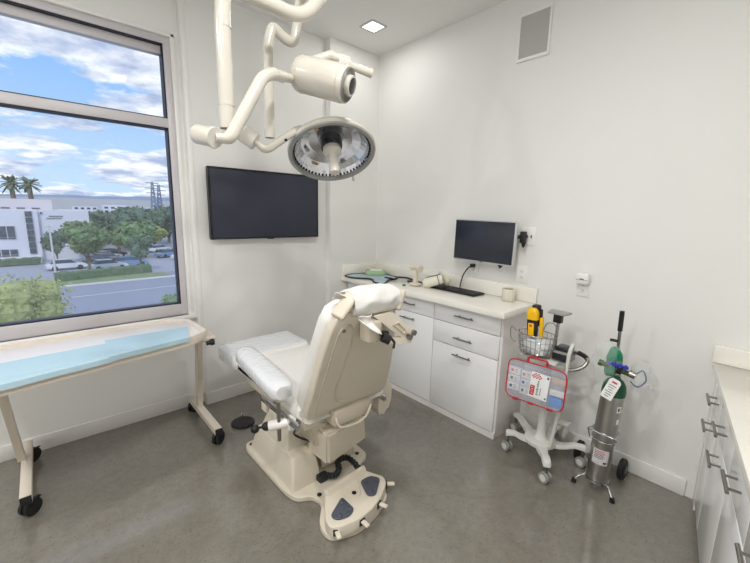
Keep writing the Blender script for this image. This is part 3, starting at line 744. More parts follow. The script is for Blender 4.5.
# corrugated hose between column and foot control
bm = B(); hp_ = catmull([(1.07, 1.585, 0.055), (1.10, 1.545, 0.06), (1.14, 1.55, 0.075), (1.17, 1.60, 0.09), (1.235, 1.60, 0.08), (1.25, 1.54, 0.065), (1.235, 1.46, 0.055)], 10)
n_ = len(hp_); tube(bm, hp_, 0.016, 10, rad=lambda t: 0.0165 + 0.003 * math.sin(t * n_ * 2.1)); bx(bm, 1.02, 1.085, 1.56, 1.61, 0.0325, 0.07, 0.01); obj('corrugated_hose', bm, 'hose', ch)
bm = B(); tube(bm, catmull([(0.89, 1.56, 0.45), (0.90, 1.60, 0.40), (0.93, 1.66, 0.32), (1.04, 1.585, 0.25), (1.07, 1.60, 0.18), (1.10, 1.62, 0.12)], 7), 0.006, 8); obj('black_cable', bm, 'black', ch)

# white cloth over the head rest
def sheet(bm, fn, NX, NY, th):
    top = [[fn(i / NX, j / NY) for i in range(NX + 1)] for j in range(NY + 1)]
    nr = [[None] * (NX + 1) for _ in range(NY + 1)]
    for j in range(NY + 1):
        for i in range(NX + 1):
            a = top[j][min(i + 1, NX)] - top[j][max(i - 1, 0)]; b = top[min(j + 1, NY)][i] - top[max(j - 1, 0)][i]
            n = a.cross(b); nr[j][i] = n.normalized() if n.length > 1e-9 else Vector((0, 0, 1))
    tv = [[bm.verts.new(p) for p in row] for row in top]
    bv = [[bm.verts.new(top[j][i] - nr[j][i] * th) for i in range(NX + 1)] for j in range(NY + 1)]
    for j in range(NY):
        for i in range(NX):
            bm.faces.new((tv[j][i], tv[j][i + 1], tv[j + 1][i + 1], tv[j + 1][i])); bm.faces.new((bv[j][i], bv[j + 1][i], bv[j + 1][i + 1], bv[j][i + 1]))
    for i in range(NX):
        bm.faces.new((tv[0][i], bv[0][i], bv[0][i + 1], tv[0][i + 1])); bm.faces.new((tv[NY][i], tv[NY][i + 1], bv[NY][i + 1], bv[NY][i]))
    for j in range(NY):
        bm.faces.new((tv[j][0], tv[j + 1][0], bv[j + 1][0], bv[j][0])); bm.faces.new((tv[j][NX], bv[j][NX], bv[j + 1][NX], tv[j + 1][NX]))
def cl_fn(u, v):
    # u across the chair, v from front (towards the operator) over the cushion to the far side
    x = 0.935 + 0.265 * u
    ang = -0.75 + 3.0 * v
    R = 0.062 + 0.006 * math.sin(u * PI)
    y = 1.235 - R * math.cos(ang) * 1.25; z = 1.137 + R * math.sin(ang) * 0.95 + 0.006 * math.sin(u * PI)
    z += 0.010 * noise.noise(Vector((u * 5, v * 4, 3))); y += 0.008 * noise.noise(Vector((u * 4, v * 5, 9)))
    x += 0.01 * noise.noise(Vector((v * 5, u * 3, 1)))
    return Vector((x, y, z))
bm = B(); sheet(bm, cl_fn, 28, 24, 0.003); sheet(bm, lambda u, v: Vector((0.935 - 0.065 * u + 0.01 * v, 1.20 + 0.05 * v, 1.165 + 0.035 * u - 0.03 * v * u + 0.008 * math.sin(v * 6))), 8, 8, 0.003); obj('towel', bm, 'cloth', None, 'white towel draped over the headrest of the reclining chair', 'towel', angle=60)
bm = B()
def tail(u, v): return Vector((0.93 + 0.075 * u + 0.03 * v, 1.135 + 0.02 * math.sin(v * 5) + 0.012 * math.sin(u * 7) - 0.015 * v, 1.105 - 0.09 * v * (0.5 + 0.5 * u)))
sheet(bm, tail, 12, 8, 0.003); obj('paper_tissue', bm, 'cloth', None, 'crumpled white tissue hanging below the chair headrest', 'tissue', angle=60)

# black disc on the floor
t = thing('foot_switch', (0.962, 2.481, 0), 'round black foot switch disc with chrome stud on the floor', 'foot switch')
bm = B(); lathe(bm, [(0.0, 0.0), (0.078, 0.0), (0.082, 0.004), (0.08, 0.012), (0.07, 0.016), (0.0, 0.018)], 40, Matrix.Translation((0.962, 2.481, 0))); obj('disc', bm, 'black', t)
bm = B(); cyl(bm, (0.962, 2.49, 0.017), (0.962, 2.49, 0.068), 0.008, seg=14); pillow(bm, (0.962, 2.49, 0.070), (0.02, 0.02, 0.012), 1.0); obj('stud', bm, 'chrome', t)
bm = B(); tube(bm, catmull([(0.99, 2.41, 0.010), (0.98, 2.34, 0.006), (0.96, 2.28, 0.006), (0.95, 2.20, 0.036)], 6), 0.004, 8); obj('cable', bm, 'black', t)

# ------------------------------------------------------------------ surgical light on the ceiling
sl = thing('surgical_light', (1.05, 1.72, HC), 'cream double-armed surgical light hanging from the ceiling over the chair', 'surgical light')
bm = B(); lathe(bm, [(0.13, HC - 0.001), (0.13, HC - 0.02), (0.11, HC - 0.05), (0.05, HC - 0.07), (0.0, HC - 0.07)], 36, Matrix.Translation((1.05, 1.74, 0))); cyl(bm, (1.05, 1.74, HC - 0.06), (1.05, 1.74, 2.62), 0.034, seg=20); obj('ceiling_mount', bm, 'lampwhite', sl)
# upper arm with the cylindrical head
bm = B()
pts = fillet([(1.05, 1.74, 2.66), (1.05, 1.66, 2.55), (1.075, 1.60, 2.50), (0.97, 1.60, 2.360), (0.62, 1.60, 2.372), (0.610, 1.60, 2.25), (0.612, 1.60, 1.845)], 0.10, 7)
tube(bm, pts, 0.030, 18)
for z in (2.215, 1.93): cyl(bm, (0.612, 1.60, z), (0.612, 1.60, z + 0.006), 0.0315, seg=18)
a1 = obj('upper_arm', bm, 'lampwhite', sl)
bm = B(); cyl(bm, (0.496, 1.600, 1.806), (0.528, 1.518, 1.788), 0.036, seg=28); cyl(bm, (0.528, 1.518, 1.788), (0.531, 1.511, 1.7865), 0.040, 0.037, seg=28); bmesh.ops.bevel(bm, geom=[e for e in bm.edges if len(e.link_faces) == 2 and e.calc_face_angle(0) > 1.2], offset=0.006, segments=2, affect='EDGES')
obj('arm_joint', bm, 'lampwhite', a1)
bm = B(); pts = fillet([(0.53, 1.515, 1.788), (0.585, 1.515, 1.79), (0.745, 1.55, 2.058), (0.80, 1.575, 2.09), (0.88, 1.63, 2.11)], 0.045, 6)
tube(bm, pts, 0.021, 16, rad=lambda t: 0.017 + 0.008 * min(1, t * 5)); cyl(bm, (0.80, 1.575, 2.09), (0.99, 1.72, 2.145), 0.021, seg=16); cyl(bm, (0.812, 1.583, 2.094), (0.825, 1.593, 2.098), 0.0255, seg=16); obj('spring_arm', bm, 'lampwhite', a1)
bm = B(); box(bm, (0.668, 1.52, 1.94), (0.016, 0.012, 0.016), 0.003); box(bm, (0.622, 1.573, 1.862), (0.012, 0.012, 0.01), 0.002); obj('arm_bolt', bm, 'black', a1)
A = Vector((1.012, 1.72, 2.178)); ax = Vector((0.50, -0.82, -0.27)).normalized(); MX = axis_frame(A, ax)
hd = thing('cylinder_head', A, None, None); hd.parent = sl; hd.location = A - WL['surgical_light']; 
bm = B(); lathe(bm, [(0.0, -0.004), (0.066, -0.004), (0.074, 0.0), (0.081, 0.012), (0.084, 0.03), (0.084, 0.245), (0.081, 0.262), (0.076, 0.266), (0.070, 0.262)], 44, MX, cap=False); hb = obj('body', bm, 'lampwhite', hd)
bm = B(); lathe(bm, [(0.0845, 0.026), (0.0855, 0.030), (0.0845, 0.034)], 44, MX, cap=False); lathe(bm, [(0.0845, 0.235), (0.0855, 0.238), (0.0845, 0.241)], 44, MX, cap=False); obj('seam_ring', bm, 'cream_d', hb)
bm = B(); lathe(bm, [(0.074, 0.255), (0.074, 0.258), (0.045, 0.262), (0.0, 0.262)], 36, MX)
for k in range(4): lathe(bm, [(0.052 + 0.006 * k, 0.268), (0.054 + 0.006 * k, 0.271), (0.0555 + 0.006 * k, 0.268)], 36, MX, cap=False)
obj('vent_rings', bm, 'grey', hd)
bm = B(); lathe(bm, [(0.047, 0.258), (0.047, 0.286), (0.043, 0.290), (0.036, 0.290), (0.034, 0.280)], 32, MX, cap=False); obj('lens_collar', bm, 'lampwhite', hd)
bm = B(); lathe(bm, [(0.037, 0.275), (0.036, 0.289), (0.02, 0.293), (0.0, 0.294)], 28, MX, cap=False); obj('lens', bm, 'lens_dark', hd)
bm = B(); tube(bm, [(1.06, 1.66, 2.23), (1.12, 1.60, 2.255), (1.17, 1.57, 2.235)], 0.022, 14); cyl(bm, (1.15, 1.575, 2.225), (1.19, 1.545, 2.215), 0.040, 0.036, seg=24); cyl(bm, (1.18, 1.55, 2.215), (1.29, 1.50, 2.190), 0.017, 0.020, seg=16); obj('side_handle', bm, 'lampwhite', hd)
# lower arm with the dome head
bm = B(); pts = fillet([(1.05, 1.74, 2.63), (1.055, 1.80, 2.43), (1.035, 1.80, 2.335), (0.97, 1.80, 2.35), (0.925, 1.80, 2.385), (0.895, 1.80, 2.30), (0.895, 1.80, 1.875)], 0.06, 6)
tube(bm, pts, 0.0245, 16); cyl(bm, (0.895, 1.80, 2.18), (0.895, 1.80, 2.186), 0.0258, seg=16); a2 = obj('lower_arm', bm, 'lampwhite', sl)
bm = B(); cyl(bm, (0.735, 1.835, 1.905), (0.808, 1.790, 1.848), 0.040, seg=28); cyl(bm, (0.808, 1.790, 1.848), (0.814, 1.786, 1.844), 0.044, 0.041, seg=28); obj('arm_joint', bm, 'lampwhite', a2)
bm = B(); pts = fillet([(0.81, 1.79, 1.846), (0.862, 1.785, 1.808), (1.058, 1.80, 1.945), (1.16, 1.82, 1.955)], 0.04, 6); tube(bm, pts, 0.017, 14, rad=lambda t: 0.013 + 0.006 * min(1, t * 5)); obj('spring_arm', bm, 'lampwhite', a2)
bm = B(); box(bm, (0.967, 1.775, 1.872), (0.015, 0.012, 0.013), 0.003); obj('arm_bolt', bm, 'black', a2)
DC = Vector((1.262, 1.79, 1.842)); nd = Vector((-0.22, -0.50, -0.88)).normalized()   # the opening looks down towards the camera
MX = axis_frame(DC, nd)
dh = thing('dome_head', DC, None, None); dh.parent = sl; dh.location = DC - WL['surgical_light']
R = 0.243
bm = B(); lathe(bm, [(R - 0.012, 0.004), (R, 0.0), (R + 0.001, -0.018), (R - 0.012, -0.040), (R - 0.05, -0.078), (R - 0.11, -0.112), (0.085, -0.135), (0.078, -0.150), (0.062, -0.156), (0.0, -0.158)], 64, MX, cap=False); obj('dome_shell', bm, 'lampwhite', dh, angle=30)
bm = B(); lathe(bm, [(R - 0.002, 0.0), (R - 0.006, 0.008), (R - 0.022, 0.009), (R - 0.026, 0.0), (R - 0.026, -0.012)], 64, MX, cap=False); obj('rim', bm, 'grey', dh)
bm = B()
prof = [(R - 0.026, -0.010)]
ringR = [(R - 0.028, -0.010), (R - 0.045, -0.040), (R - 0.075, -0.068), (R - 0.12, -0.090), (0.07, -0.102), (0.0, -0.104)]
rings = []
for r, z in ringR[:-1]:
    ring = []
    for k in range(72):
        a = 2 * PI * k / 72; f = 1.0 + (0.0035 if k % 2 else -0.0035) * (r > 0.08)
        ring.append(MX @ Vector((r * f * math.cos(a), r * f * math.sin(a), z)))
    rings.append(ring)
skin(bm, rings, False, True); rf = obj('reflector', bm, 'reflector', dh, 'faceted mirror reflector', angle=8)
bm = B()
for k in range(60):
    a = 2 * PI * k / 60; p = Vector(((R - 0.033) * math.cos(a), (R - 0.033) * math.sin(a), -0.014)); box(bm, (0, 0, 0), (0.008, 0.008, 0.012), 0, MX @ Matrix.Translation(p) @ Matrix.Rotation(a, 4, 'Z'))
obj('rim_notches', bm, 'lens_dark', rf)
for k, (r, a, s) in enumerate(((0.15, 1.0, 0.018), (0.165, 1.18, 0.016), (0.14, 3.6, 0.02), (0.17, 4.3, 0.02), (0.16, 5.3, 0.018), (0.13, 2.4, 0.018))):  # amber and grey patches stand in for reflections in the mirror
    z = -0.075 + (r - 0.13) * 0.6
    bm = B(); box(bm, (0, 0, 0), (s, s * 1.5, 0.004), 0.001, MX @ Matrix.Translation((r * math.cos(a), r * math.sin(a), z)) @ Matrix.Rotation(a, 4, 'Z')); obj('reflection_patch', bm, 'amber' if k % 2 else 'grey', rf)
bm = B(); lathe(bm, [(0.062, -0.10), (0.062, -0.055), (0.058, -0.040), (0.050, -0.034), (0.0, -0.034)], 32, MX, cap=False); obj('lamp_housing', bm, 'lens_dark', dh)
bm = B(); lathe(bm, [(0.050, -0.036), (0.052, -0.012), (0.040, 0.004), (0.026, 0.010), (0.026, 0.04), (0.028, 0.105), (0.024, 0.128), (0.0, 0.132)], 28, MX, cap=False); obj('sterile_handle', bm, 'lampwhite', dh)
bm = B(); p = MX @ Vector((0.16, -0.19, 0.0)); cyl(bm, p, p + nd * 0.03, 0.008, seg=10); obj('grip_stub', bm, 'lampwhite', dh)

# ------------------------------------------------------------------ monitor on the right wall
mo = thing('computer_monitor', (2.43, 1.53, 1.19), 'small dark computer monitor on a wall arm above the worktop', 'monitor')
MM = Matrix.Translation((2.43, 1.53, 1.335)) @ Matrix.Rotation(math.radians(1.5), 4, 'Z') @ Matrix.Rotation(math.radians(1.0), 4, 'X')
bm = B(); bx(bm, -0.016, 0.018, -0.248, 0.248, -0.155, 0.155, 0.008, MM); obj('housing', bm, 'silver', mo)
bm = B(); bx(bm, -0.0185, -0.010, -0.238, 0.241, -0.145, 0.147, 0.002, MM); obj('screen', bm, 'screen2', mo)
bm = B(); bx(bm, -0.0195, -0.015, -0.012, 0.012, -0.1525, -0.1465, 0.001, MM); obj('badge', bm, 'black', mo)
bm = B(); bx(bm, 0.012, 0.035, -0.06, 0.06, -0.06, 0.06, 0.004, MM); prism(bm, [(-0.10, -0.14), (-0.17, -0.14), (-0.135, -0.185)], 0.018, 0.03, MM @ Matrix(((0, 0, 1, 0), (1, 0, 0, 0), (0, 1, 0, 0), (0, 0, 0, 1))))
obj('mount_plate', bm, 'black', mo)
bm = B(); tube(bm, fillet([(2.46, 1.53, 1.34), (2.49, 1.40, 1.36), (2.50, 1.275, 1.385), (2.535, 1.262, 1.385)], 0.02, 3), 0.014, 10); bx(bm, 2.48, 2.52, 1.25, 1.285, 1.34, 1.42, 0.006); cyl(bm, (2.50, 1.262, 1.345), (2.50, 1.262, 1.31), 0.018, 0.006, seg=14); obj('wall_arm', bm, 'black', mo)

def wall_plate(x, y, z, w, h, label, holes=True, nm='electrical_outlet', cat='outlet', grp='electrical outlets on the right wall'):
    t = thing(nm, (x, y, z - h / 2), label, cat, grp)
    bm = B(); bx(bm, x - 0.007, x - 0.0003, y - w / 2, y + w / 2, z - h / 2, z + h / 2, 0.003); obj('cover_plate', bm, 'outlet', t)
    if holes:
        for s in (-1, 1):
            bm = B(); box(bm, (x - 0.008, y, z + s * 0.02), (0.004, 0.03, 0.028), 0.006); f = obj('socket', bm, 'trim', t)
            bm = B(); box(bm, (x - 0.0101, y - 0.007, z + s * 0.02 + 0.003), (0.0012, 0.0025, 0.009)); box(bm, (x - 0.0101, y + 0.007, z + s * 0.02 + 0.003), (0.0012, 0.0025, 0.009)); cyl(bm, (x - 0.0107, y, z + s * 0.02 - 0.008), (x - 0.0095, y, z + s * 0.02 - 0.008), 0.0025, seg=10); obj('slots', bm, 'ink', f)
    return t
wp = wall_plate(XR, 1.255, 1.387, 0.10, 0.125, 'white wall plate behind the monitor arm with a small toggle', False, 'switch_plate', 'switch plate', None)
bm = B(); box(bm, (XR - 0.010, 1.232, 1.385), (0.01, 0.008, 0.02), 0.002); obj('toggle', bm, 'brown', wp)
wall_plate(XR, 1.675, 1.115, 0.075, 0.115, 'white outlet above the keyboard with the black cord plugged in')
wall_plate(XR, 1.275, 1.115, 0.08, 0.12, 'white outlet behind the cream mug, nearest the worktop end')
ou = wall_plate(XR, 0.865, 1.088, 0.078, 0.12, 'white outlet low on the right wall above the medical cart')
t = thing('plug_in_device', (XR - 0.03, 0.862, 1.10), 'white plug-in device stuck in the outlet above the cart', 'plug-in device')
bm = B(); bx(bm, XR - 0.055, XR - 0.0075, 0.825, 0.90, 1.112, 1.182, 0.012); obj('body', bm, 'outlet', t)
bm = B(); bx(bm, XR - 0.0565, XR - 0.054, 0.85, 0.875, 1.142, 1.148, 0.001); bx(bm, XR - 0.057, XR - 0.05, 0.828, 0.897, 1.139, 1.1405); obj('indicator', bm, 'ink', t)

# ------------------------------------------------------------------ things on the worktop
kb = thing('keyboard', (2.53, 1.74, ZC), 'black computer keyboard lying under the monitor on the worktop', 'keyboard')
KM = Matrix.Translation((2.43, 1.745, ZC)) @ Matrix.Rotation(math.radians(-2), 4, 'Z')
bm = B(); bx(bm, -0.072, 0.072, -0.215, 0.215, 0.0, 0.016, 0.004, KM); obj('base', bm, 'black', kb)
for r in range(5):
    for c in range(14):
        pass
bm = B()
for r in range(6):
    x = -0.060 + r * 0.0225; c = 0; y = -0.205
    while y < 0.20:
        w = 0.0185 if not (r == 0 and 4 < c < 9) else 0.0185
        bx(bm, x - 0.009, x + 0.009, y, y + 0.0165, 0.015, 0.0195, 0.002, KM); y += 0.0205; c += 1
obj('keys', bm, 'black', kb)
bm = B(); tube(bm, catmull([(XR - 0.03, 1.68, 1.128), (2.49, 1.69, 1.115), (2.475, 1.72, 1.06), (2.485, 1.745, 1.00), (2.475, 1.745, 0.958), (2.47, 1.742, 0.948)], 6), 0.005, 8); bx(bm, XR - 0.045, XR - 0.011, 1.660, 1.692, 1.118, 1.148, 0.006)
obj('cord', bm, 'black', kb)
mg = thing('stoneware_mug', (2.462, 1.318, ZC), 'round cream mug-like holder with brown inside near the worktop end', 'mug')
Mm = Matrix.Translation((2.462, 1.318, ZC))
bm = B(); lathe(bm, [(0.0, 0.001), (0.044, 0.001), (0.046, 0.004), (0.046, 0.084), (0.044, 0.087), (0.040, 0.087), (0.039, 0.070), (0.0, 0.070)], 36, Mm); obj('body', bm, 'mug', mg)
bm = B(); lathe(bm, [(0.036, 0.0705), (0.036, 0.080), (0.0, 0.081)], 30, Mm, cap=False); obj('filling', bm, 'brown', mg)

# white hand-held device lying on its side with a round foot
wd = thing('handheld_massager', (2.36, 1.92, ZC), 'white tube-shaped device with blue piping and a round cream disc end', 'device')
p0, p1 = Vector((2.30, 1.985, ZC + 0.036)), Vector((2.40, 1.865, ZC + 0.085))
bm = B(); tube(bm, [p0 + (p1 - p0) * t for t in (0, 0.04, 0.15, 0.5, 0.85, 1.0)], 0.036, 20, rad=lambda t: 0.026 + 0.015 * math.sin(min(1, t * 1.6) * PI * 0.5)); obj('barrel', bm, 'mug', wd, angle=50)
d = (p1 - p0).normalized()
bm = B(); lathe(bm, [(0.0, 0.0), (0.050, 0.0), (0.066, 0.006), (0.070, 0.014), (0.066, 0.022), (0.0, 0.026)], 32, axis_frame(p1 + Vector((0.0, 0.0, 0.0)), Vector((0.80, -0.20, 0.35)))); obj('disc_end', bm, 'mug', wd)
bm = B(); x_, y_, _ = frame_at(d)
tube(bm, catmull([p0 + y_ * 0.028 + x_ * 0.01, p0 + d * 0.06 + y_ * 0.042, p0 + d * 0.12 + y_ * 0.043 - x_ * 0.01, p1 + y_ * 0.043], 5), 0.0035, 8); tube(bm, catmull([p1 - d * 0.035 + (x_ * math.cos(a) + y_ * math.sin(a)) * 0.0425 for a in [k * PI / 8 for k in range(16)]], 2, True), 0.003, 6, True); obj('blue_tube', bm, mat('blue_piping', (40, 70, 120), 0.4), wd)

# cream hammer shaped handpiece standing on its foot
hm = thing('handpiece', (2.33, 2.09, ZC), 'cream hammer-shaped handpiece standing on the worktop', 'handpiece')
bm = B(); pillow(bm, (2.335, 2.10, ZC + 0.0135), (0.09, 0.10, 0.026), 0.7); obj('foot', bm, 'cream', hm)
bm = B(); tube(bm, [(2.335, 2.10, ZC + 0.015), (2.335, 2.10, ZC + 0.05), (2.335, 2.095, ZC + 0.11), (2.335, 2.095, ZC + 0.14)], 0.02, 14, rad=lambda t: 0.024 - 0.008 * t); obj('stem', bm, 'cream', hm)
bm = B(); tube(bm, [(2.345, 2.155, ZC + 0.150), (2.343, 2.145, ZC + 0.150), (2.338, 2.11, ZC + 0.150), (2.332, 2.08, ZC + 0.150), (2.326, 2.045, ZC + 0.150), (2.324, 2.035, ZC + 0.150)], 0.02, 18, rad=lambda t: 0.029 - 0.008 * math.sin(t * PI)); obj('head', bm, 'cream', hm)
bm = B(); lathe(bm, [(0.0, 0.0), (0.014, 0.0), (0.014, 0.012), (0.0, 0.013)], 16, Matrix.Translation((2.245, 2.145, ZC))); obj('bottle_cap', bm, 'green', None, 'small green cap on the worktop beside the handpiece', 'cap')

# grey-blue apron with dark piping spread on the worktop
ap = thing('shielding_apron', (2.25, 2.5, ZC), 'grey-blue apron with navy piping spread on the far worktop', 'apron')
ol = [(2.128, 2.80), (2.22, 2.82), (2.36, 2.79), (2.47, 2.74), (2.50, 2.62), (2.47, 2.52), (2.46, 2.44), (2.40, 2.40), (2.33, 2.40), (2.26, 2.36), (2.19, 2.31), (2.130, 2.27), (2.110, 2.32), (2.128, 2.40), (2.185, 2.47), (2.195, 2.54), (2.150, 2.60), (2.105, 2.66), (2.100, 2.74)]
oc = catmull([(a, b, 0) for a, b in ol], 4, True)
bm = B(); prism(bm, [(p.x, p.y) for p in oc], ZC + 0.001, ZC + 0.011, bev=0.002)
ab = obj('panel', bm, 'apron', ap)
bm = B(); tube(bm, [Vector((p.x, p.y, ZC + 0.009)) for p in oc], 0.008, 8, True); obj('edge_piping', bm, 'piping', ap)
bm = B(); tube(bm, catmull([(2.44, 2.46, ZC + 0.012), (2.50, 2.38, ZC + 0.012), (2.49, 2.28, ZC + 0.010), (2.44, 2.19, ZC + 0.009), (2.43, 2.10, ZC + 0.009)], 6), 0.008, 8); bx(bm, 2.40, 2.45, 2.13, 2.26, ZC + 0.001, ZC + 0.014, 0.004); bx(bm, 2.33, 2.36, 2.36, 2.48, ZC + 0.011, ZC + 0.022, 0.003); obj('strap', bm, 'piping', ap)
gd = thing('sage_dish', (2.40, 2.68, ZC + 0.012), 'sage green plastic case lying on the apron in the corner', 'plastic case')
GM = Matrix.Translation((2.40, 2.68, ZC + 0.0115)) @ Matrix.Rotation(math.radians(-38), 4, 'Z')
bm = B(); prism(bm, round_poly([(-0.10, -0.05), (0.10, -0.05), (0.10, 0.05), (-0.10, 0.05)], 0.04, 5), 0.0, 0.042, GM, 0.006); obj('box_body', bm, 'sage', gd)
bm = B(); prism(bm, round_poly([(-0.05, -0.03), (0.06, -0.03), (0.06, 0.03), (-0.05, 0.03)], 0.02, 4), 0.0415, 0.047, GM, 0.002); obj('lid_label', bm, 'paper', gd)
bm = B(); prism(bm, round_poly([(-0.085, -0.012), (-0.065, -0.012), (-0.065, 0.012), (-0.085, 0.012)], 0.004, 3), 0.0415, 0.045, GM, 0.001); obj('latch', bm, 'brown', gd)

# ------------------------------------------------------------------ medical cart
CX, CY = 2.275, 0.915
mc = thing('medical_cart', (CX, CY, 0), 'white wheeled medical stand beside the base cabinets', 'medical cart')
bm = B(); prism(bm, round_poly([(CX + 0.10 * math.cos(a), CY + 0.10 * math.sin(a)) for a in [2 * PI * k / 10 for k in range(10)]], 0.03), 0.095, 0.125, bev=0.006); hub = obj('hub_base', bm, 'cart', mc)
cst = [(2.165, 1.080), (2.055, 0.775), (2.372, 0.690), (2.495, 0.90), (2.42, 1.155)]
for x, y in cst:
    d = Vector((x - CX, y - CY, 0)); L = d.length; d.normalize(); s = Vector((-d.y, d.x, 0))
    bm = B()
    rings = []
    for t, w, z0, z1 in ((0.05, 0.05, 0.095, 0.122), (0.45, 0.032, 0.09, 0.115), (0.62, 0.028, 0.10, 0.124), (0.80, 0.026, 0.118, 0.140), (1.0, 0.026, 0.114, 0.140), (1.06, 0.020, 0.100, 0.136)):
        p = Vector((CX, CY, 0)) + d * (L * t)
        rings.append([p + s * w + Vector((0, 0, z0)), p - s * w + Vector((0, 0, z0)), p - s * w * 0.8 + Vector((0, 0, z1)), p + s * w * 0.8 + Vector((0, 0, z1))])
    skin(bm, rings); bmesh.ops.bevel(bm, geom=[e for e in bm.edges if not e.is_boundary], offset=0.004, segments=1, affect='EDGES')
    lg = obj('leg', bm, 'cart', mc)
    ww = Vector((0.3, 1, 0)).normalized(); c = Vector((x, y, 0.032))
    bm = B()
    for q in (-0.014, 0.014): cyl(bm, c + ww.cross(Vector((0, 0, 1))) * 0 + Vector((ww.y, -ww.x, 0)) * (q - 0.008), c + Vector((ww.y, -ww.x, 0)) * (q + 0.008), 0.032, seg=24)
    wh = obj('wheel', bm, 'grey', lg)
    for q in (-0.023, 0.023):
        bm = B(); cyl(bm, c + Vector((ww.y, -ww.x, 0)) * (q - 0.0015), c + Vector((ww.y, -ww.x, 0)) * (q + 0.0015), 0.020, seg=20); obj('hubcap', bm, 'cart', wh)
    bm = B(); cyl(bm, c, c + Vector((0, 0, 0.082)), 0.009, seg=10); obj('stem', bm, 'nickel', lg)
bm = B(); lathe(bm, [(0.045, 0.122), (0.034, 0.14), (0.027, 0.18), (0.022, 0.30), (0.0215, 0.72), (0.0, 0.72)], 24, Matrix.Translation((CX, CY, 0)), cap=False); obj('column', bm, 'cart', mc)
# slanted rear tube up to the push handle
bm = B(); tube(bm, fillet([(2.235, 0.835, 0.118), (2.225, 0.800, 0.42), (2.215, 0.780, 0.76), (2.24, 0.775, 0.80)], 0.1, 5), 0.0105, 12); obj('rear_tube', bm, 'cart', mc)
bm = B(); tube(bm, catmull([(2.23, 0.90, 0.650), (2.225, 0.80, 0.640), (2.235, 0.73, 0.665), (2.26, 0.70, 0.70), (2.29, 0.71, 0.725), (2.31, 0.76, 0.735), (2.31, 0.84, 0.70)], 6), 0.011, 12); obj('push_handle', bm, 'wire', mc)
bm = B(); tube(bm, catmull([(2.285, 0.707, 0.722), (2.30, 0.73, 0.73), (2.31, 0.765, 0.735)], 4), 0.014, 12); obj('grip', bm, 'black', mc)
bm = B(); bx(bm, 2.19, 2.33, 0.84, 1.06, 0.655, 0.672, 0.004); obj('shelf', bm, 'cart', mc)
bm = B(); tube(bm, [(2.40, 0.82, 0.13), (2.37, 0.80, 0.20), (2.36, 0.79, 0.24)], 0.014, 10); bx(bm, 2.33, 2.39, 0.78, 0.84, 0.235, 0.25, 0.004); obj('foot_lever', bm, 'cart', mc)
# head display plate on a black neck
bm = B(); prism(bm, round_poly([(2.225, 0.935), (2.225, 0.835), (2.31, 0.822), (2.31, 0.945)], 0.012, 3), 0.955, 0.967, bev=0.003); obj('top_plate', bm, 'grey', mc)
bm = B(); bx(bm, 2.25, 2.29, 0.862, 0.908, 0.90, 0.9545, 0.004); obj('neck', bm, 'black', mc); bm = B(); cyl(bm, (2.275, 0.89, 0.72), (2.275, 0.885, 0.90), 0.010, seg=12); obj('neck_tube', bm, 'wire', mc)
# recorder block beside the basket
t = thing('recorder_unit', (2.29, 0.79, 0.665), 'dark grey recorder unit on the cart beside the wire basket', 'recorder')
bm = B(); bx(bm, 2.235, 2.345, 0.825 - 0.035, 0.888, 0.6725, 0.735, 0.006); obj('case', bm, 'grey', t)
bm = B(); bx(bm, 2.225, 2.2345, 0.80, 0.88, 0.683, 0.725, 0.003); obj('front_panel', bm, 'lens_dark', t)
bm = B(); bx(bm, 2.245, 2.335, 0.795, 0.878, 0.7355, 0.760, 0.008); obj('top_slot', bm, 'lens_dark', t)
# wire basket
wb = thing('wire_basket', (2.24, 0.985, 0.675), 'oval steel wire basket on the white medical cart', 'basket')
bm = B(); bcx, bcy = 2.235, 0.985
def oval(a, b, z, n=28): return [Vector((bcx + a * math.cos(2 * PI * k / n), bcy + b * math.sin(2 * PI * k / n), z)) for k in range(n)]
tube(bm, oval(0.080, 0.115, 0.812), 0.0032, 8, True); obj('rim_wire', bm, 'wire', wb)
bm = B()
for z, s in ((0.775, 0.97), (0.735, 0.92), (0.70, 0.86), (0.678, 0.78)): tube(bm, oval(0.080 * s, 0.115 * s, z), 0.0018, 6, True)
for k in range(24):
    a = 2 * PI * k / 24; tube(bm, [(bcx + 0.080 * s * math.cos(a), bcy + 0.115 * s * math.sin(a), z) for z, s in ((0.812, 1.0), (0.775, 0.97), (0.735, 0.92), (0.70, 0.86), (0.678, 0.78), (0.676, 0.3))], 0.0015, 6)
obj('wire_mesh', bm, 'wire', wb)
bm = B(); tube(bm, catmull([(bcx - 0.05, bcy + 0.11, 0.812), (bcx - 0.07, bcy + 0.135, 0.84), (bcx - 0.06, bcy + 0.14, 0.77), (bcx - 0.05, bcy + 0.11, 0.74)], 5), 0.003, 6); tube(bm, catmull([(bcx + 0.02, bcy - 0.02, 0.81), (bcx + 0.03, bcy - 0.04, 0.88), (bcx + 0.03, bcy - 0.09, 0.88), (bcx + 0.02, bcy - 0.10, 0.80)], 5), 0.003, 6); obj('side_loop', bm, 'wire', wb)
